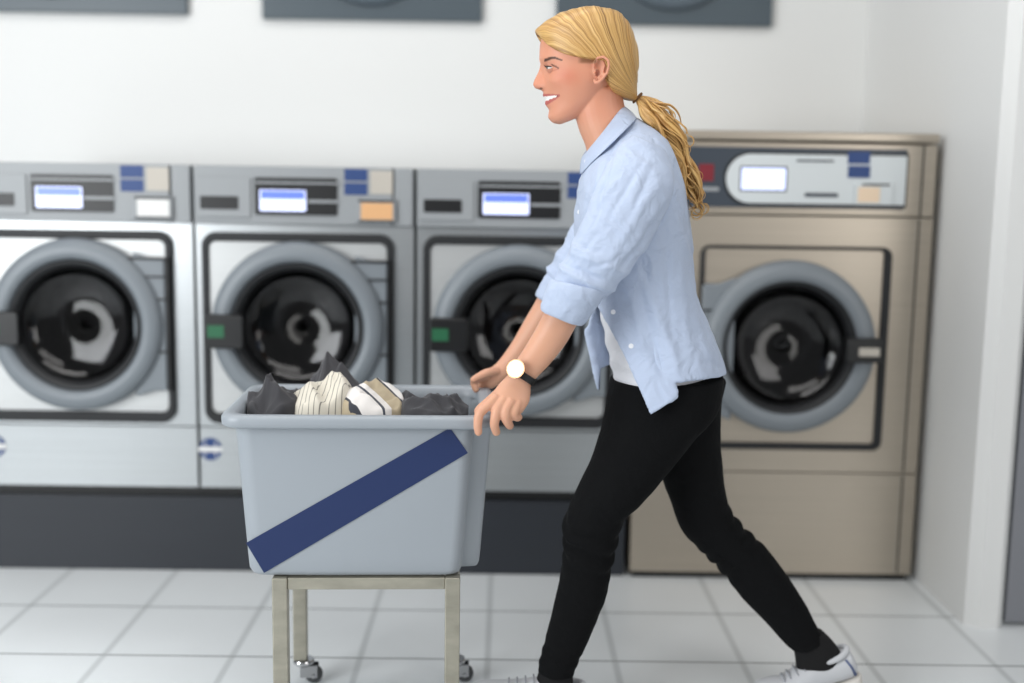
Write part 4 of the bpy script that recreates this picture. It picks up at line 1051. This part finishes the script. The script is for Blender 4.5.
# shirt body: an open shell from the neck down to the flying hem
TS = [(587, 155, 626, 114, YC, .058), (586, 164, 642, 121.5, YC, .086), (582.5, 175, 659, 131, YC, .136), (578, 192, 671, 147, YC, .174), (575, 214, 682, 178, YC, .186), (575, 240, 689, 215, YC, .176), (581, 268, 693, 252, YC, .162),
      (592, 296, 696, 288, YC, .152), (598, 324, 706, 320, YC, .157), (604, 350, 717, 348, YC, .166), (608, 374, 724, 371, YC, .176), (612, 396, 728, 392, YC, .190), (616, 414, 730, 412, YC, .198)]
NT = len(TS)-1
def shirt_pt(u, t, off=0.0):
    """u 0 near front edge .. 1 far front edge, round the back"""
    k = t*NT
    # near placket retreats along the side once the shirt falls open
    s = interp(TS, t); L, Rr_ = s[0], s[2]
    pyc = (s[1]+s[3])/2
    nx = lerp_pts([(270, 0), (296, 2), (330, 15), (360, 27), (385, 37), (412, 44)], pyc)     # edge, pixels behind the front
    a0 = math.acos(max(-1, min(1, 1-2*nx/(Rr_-L)))) if nx > 0 else 0.0
    a0 *= .82
    a = a0+(2*PI-a0)*u
    p = sect((s[0]+off, s[1], s[2]-off, s[3], s[4], s[5]-off/430), a, 2.1)
    # far panel swings forward
    if pyc > 285 and u > .80:
        w_ = sstep(.80, 1.0, u)*sstep(285, 330, pyc); tx = lerp_pts([(285, 592), (330, 586), (375, 597), (395, 602), (412, 606)], pyc)
        q = at(tx, s[1], YC+.055); p = p.lerp(q, w_)
    # near placket lifts slightly off the body
    if pyc > 285 and u < .12: p = p+Vector((0, -.022*(1-u/.12)**1.5*sstep(285, 350, pyc), 0))
    return p
def hem(u):
    tail = (1-sstep(.110, .124, u))*(1-4.2*u)
    T_tail, T_side = 11.15/NT, 9.95/NT
    T = T_side+(T_tail-T_side)*tail
    T += (10.75/NT-T_side)*sstep(.93, .99, u)
    T -= .15/NT*math.sin(u*9)
    return T
nu, nv = 130, 110
outer = []; inner = []
for j in range(nv+1):
    for i in range(nu+1):
        u = i/nu; u = u**1.25 if u < .5 else u; t = j/nv*hem(u)
        outer.append(shirt_pt(u, t))
W_ = nu+1
for j in range(nv+1):
    for i in range(nu+1):
        u = i/nu; u = u**1.25 if u < .5 else u; t = j/nv*hem(u); du = shirt_pt(min(u+.004, 1), t)-shirt_pt(max(u-.004, 0), t); dv = shirt_pt(u, min(t+.004, 1))-shirt_pt(u, max(t-.004, 0))
        nn = du.cross(dv); nn = nn.normalized() if nn.length > 1e-9 else Vector((0, 0, 1))
        inner.append(outer[j*W_+i]+nn*.0065)
_mid = at(650, 250, YC); _k = (nv//2)*W_+nu//2
if (inner[_k]-_mid).length > (outer[_k]-_mid).length: inner = [o_*2-i_ for o_, i_ in zip(outer, inner)]
m = MB(); v = outer+inner; o2 = len(outer); f = []
for j in range(nv):
    for i in range(nu):
        f.append((j*W_+i, j*W_+i+1, (j+1)*W_+i+1, (j+1)*W_+i)); f.append((o2+j*W_+i, o2+(j+1)*W_+i, o2+(j+1)*W_+i+1, o2+j*W_+i+1))
for i in range(nu):
    f.append((i, o2+i, o2+i+1, i+1)); f.append((nv*W_+i, nv*W_+i+1, o2+nv*W_+i+1, o2+nv*W_+i))
for j in range(nv):
    f.append((j*W_, (j+1)*W_, o2+(j+1)*W_, o2+j*W_)); f.append((j*W_+nu, o2+j*W_+nu, o2+(j+1)*W_+nu, (j+1)*W_+nu))
m.add(v, f)
# sleeves
limb(m, [(632, 136, 664, 150, YC-.12, .035), (610, 158, 674, 178, 2.375, .055), (600, 182, 668, 206, 2.352, .060), (589, 208, 656, 230, 2.338, .060), (576, 236, 641, 256, 2.328, .058), (562, 262, 622, 280, 2.325, .056), (551, 281, 607, 297, 2.325, .054)], rows=40, n=44, e=2.1)
limb(m, [(616, 150, 650, 165, YC+.12, .04), (596, 185, 640, 200, 2.685, .055), (572, 228, 622, 246, 2.70, .056), (556, 256, 600, 272, 2.70, .052), (544, 278, 580, 294, 2.70, .046), (537, 294, 564, 308, 2.70, .041)], rows=40, n=40, e=2.1)
shirt = m.build('shirt', shirt_m, body); fuse(shirt, .0032, 3, .5)
el = at(580, 275, 2.30); el2 = at(556, 275, 2.66)
def sw(c, nn):
    d = wrinkle(c, .9)
    for kc, q, ax_ in ((el, .10, Vector((-.45, 0, -.9))), (el2, .10, Vector((-.45, 0, -.9)))):
        ax_ = ax_.normalized(); r = c-kc; al = r.dot(ax_)
        if r.length < .2: d += .0045*(1-abs(math.sin(al*62+1.8*noise.noise(c*9)))*2)*math.exp(-(al/.07)**2)*math.exp(-(r.length/.13)**4)
    if c.y < YC:
        px, py = px_of(c)
        for x0, y0, x1, y1, wd, am in FOLDS:
            dx, dy = x1-x0, y1-y0; L2 = dx*dx+dy*dy; t = ((px-x0)*dx+(py-y0)*dy)/L2
            if t < -.25 or t > 1.25: continue
            tc = min(max(t, 0), 1); wv = 2.2*noise.noise(Vector((t*3, x0*.1, y0*.1)))
            q = abs(((px-x0)*dy-(py-y0)*dx)/math.sqrt(L2)+wv)
            d += am*math.exp(-(q/wd)**2)*math.exp(-(abs(t-.5)/.52)**4)
    return d
FOLDS = [(613, 150, 597, 216, 2.6, -.0065), (604, 160, 591, 204, 3.5, .003), (668, 205, 622, 270, 3.2, -.006), (655, 188, 612, 255, 5, .004), (642, 165, 604, 228, 3, -.003), (626, 168, 598, 206, 3.5, .003),
         (650, 172, 630, 215, 3, -.003), (560, 262, 604, 281, 2.6, -.006), (568, 252, 610, 268, 3, .004), (577, 246, 600, 252, 2.4, -.004), (590, 268, 612, 262, 2.2, -.004), (600, 230, 574, 262, 3, -.003),
         (664, 232, 672, 335, 4, -.004), (676, 236, 688, 350, 5, .004), (690, 238, 703, 330, 3, -.003), (641, 292, 664, 380, 4, -.005), (651, 296, 680, 372, 5, .005), (628, 285, 646, 360, 4, .003), (690, 300, 712, 368, 3.5, .003),
         (698, 340, 690, 374, 3, -.003), (636, 255, 660, 300, 4, -.004), (672, 210, 690, 260, 4, .003), (618, 140, 640, 160, 3, .002), (655, 378, 664, 402, 3, -.003), (700, 360, 722, 368, 3, -.002)]
displace(shirt, sw)
shirt['label'] = 'pale blue button shirt, open at the waist with rolled sleeves'
# rolled cuffs
def cuff(S, name='cuff'):
    m = MB(); rows, n = 14, 48; O = []; I = []
    for j in range(rows+1):
        t = j/rows; s = interp(S, t); pf = .004*math.sin(PI*t)**.5+.0012*math.sin(t*9)
        for i in range(n):
            a = 2*PI*i/n
            s2 = list(s); g = pf*430; s2[0] -= g*.7; s2[2] += g*.7; s2[5] += pf
            O.append(sect(s2, a, 2.1)); s3 = list(s); s3[0] += 3; s3[2] -= 3; s3[5] -= .007; I.append(sect(s3, a, 2.1))
    v = O+I; o2 = len(O); f = []
    for j in range(rows):
        for i in range(n):
            k = (i+1) % n
            f.append((j*n+i, j*n+k, (j+1)*n+k, (j+1)*n+i)); f.append((o2+j*n+i, o2+(j+1)*n+i, o2+(j+1)*n+k, o2+j*n+k))
    for i in range(n):
        k = (i+1) % n; f.append((i, o2+i, o2+k, k)); f.append((rows*n+i, rows*n+k, o2+rows*n+k, o2+rows*n+i))
    m.add(v, f); c = m.build(name, shirt_m, shirt); fuse(c, .0022, 3); displace(c, lambda q, nn: wrinkle(q*1.6, .45)); return c
cuff([(552, 279, 607, 289, 2.322, .056), (546, 292, 597, 306, 2.322, .055), (541, 310, 581, 325, 2.325, .050)])
cuff([(548, 273, 584, 287, 2.70, .046), (541, 285, 574, 298, 2.70, .045), (536, 296, 563, 310, 2.70, .041)])
# collar
m = MB(); n = 72
CS = [(590, 163, 628, 119, YC, .055), (587, 158, 623, 112, YC, .056), (584.5, 154, 620.5, 106.5, YC, .058), (583.5, 156, 625, 107.5, YC, .065), (583, 163, 631, 113, YC, .082), (583.5, 170, 636, 119, YC, .100)]
v = []
for s in CS:
    for i in range(n+1):
        a = .10+(2*PI-.20)*i/n; v.append(sect(s, a, 2.1)+(Vector((-.006, 0, -.012))*(CS.index(s)/5)**2*max(0, math.cos(a*2)) if a < .8 or a > 2*PI-.8 else Vector((0, 0, 0))))
m.add(v, [(j*(n+1)+i, j*(n+1)+i+1, (j+1)*(n+1)+i+1, (j+1)*(n+1)+i) for j in range(len(CS)-1) for i in range(n)])
col = m.build('collar', shirt_m, shirt, smooth=True); sd_ = col.modifiers.new('t', 'SOLIDIFY'); sd_.thickness = .0028; sd_.offset = 1; ss = col.modifiers.new('sub', 'SUBSURF'); ss.levels = 1; ss.render_levels = 1
# buttons
btn = mat('pearl_button', (232, 234, 240), 0.25)
def button(px, py, Y, nrm=(0, -1, 0)):
    c = at(px, py, Y); nrm = Vector(nrm).normalized(); m = MB()
    prev = [(c-nrm*.001, .0048), (c+nrm*.001, .0055), (c+nrm*.0022, .0048)]
    m.tube([p for p, r in prev], [r for p, r in prev], n=18); m.build('button', btn, shirt)
button(586.5, 161.5, YC-.040, (-.6, -.8, 0)); button(579.5, 212, YC-.055, (-.8, -.6, 0)); button(613, 312, YC-.135); button(631, 346, YC-.182)
# ---- wrist watch
wt = bpy.data.objects.new('wristwatch', None); C.objects.link(wt); wt.parent = body; wt['label'] = 'round white-faced watch with a black strap'
wc = at(521.5, 374.5, 2.3235); adir = (at(509, 393, 2.317)-at(537, 350, 2.33)).normalized()
e1 = (at(533, 381, 2.3235)-at(510, 366, 2.3235)).normalized(); e1 = (e1-adir*e1.dot(adir)).normalized(); e2 = adir.cross(e1).normalized()
if e2.y > 0: e2 = -e2
m = MB()
N_ = 44; v = []
for k in range(N_):
    a = 2*PI*k/N_; d = e1*(.0300*math.cos(a))+e2*(.0242*math.sin(a)); dn = d.normalized()
    for s_, o_ in ((-.0075, .0), (.0075, .0), (.0075, .0026), (-.0075, .0026)): v.append(wc+d+dn*o_+adir*s_)
m.add(v, [(k*4+q, k*4+(q+1) % 4, ((k+1) % N_)*4+(q+1) % 4, ((k+1) % N_)*4+q) for k in range(N_) for q in range(4)])
m.build('strap', mat('black_leather_strap', (18, 18, 20), 0.45), wt)
fd = (e2*.86-e1*.42).normalized(); fc = at(516, 369, 2.294)
m = MB(); cr2 = .0185
t1 = fd.cross(Vector((0, 0, 1))).normalized(); t2 = t1.cross(fd)
def disc(m, r0, r1, z0, z1, mi=0, n=40):
    prof = [(0, z0), (r0, z0), (r1, z1), (0, z1)]; v = []
    for i in range(n):
        a = 2*PI*i/n
        for r, z in prof[1:3]: v.append(fc+(t1*math.cos(a)+t2*math.sin(a))*r+fd*z)
    v += [fc+fd*z0, fc+fd*z1]
    m.add(v, [(2*i, 2*((i+1) % n), 2*((i+1) % n)+1, 2*i+1) for i in range(n)]+[(2*n, 2*((i+1) % n), 2*i) for i in range(n)]+[(2*n+1, 2*i+1, 2*((i+1) % n)+1) for i in range(n)], mi)
disc(m, cr2, cr2+.0012, -.004, .003); ca2 = m.build('watch_case', mat('rose_gold', (206, 160, 120), 0.25, 0.9), wt)
m = MB(); disc(m, cr2-.001, cr2-.001, .003, .0036); m.build('dial', mat('white_dial', (250, 250, 250), 0.3), wt)
m = MB(); h0 = fc+fd*.0040
m.tube([h0, h0+t2*.010], .0004, n=5); m.tube([h0, h0+t1*.007+t2*.002], .0005, n=5); m.build('watch_hand', mat('grey_hand', (190, 186, 180), 0.3, .6), wt)
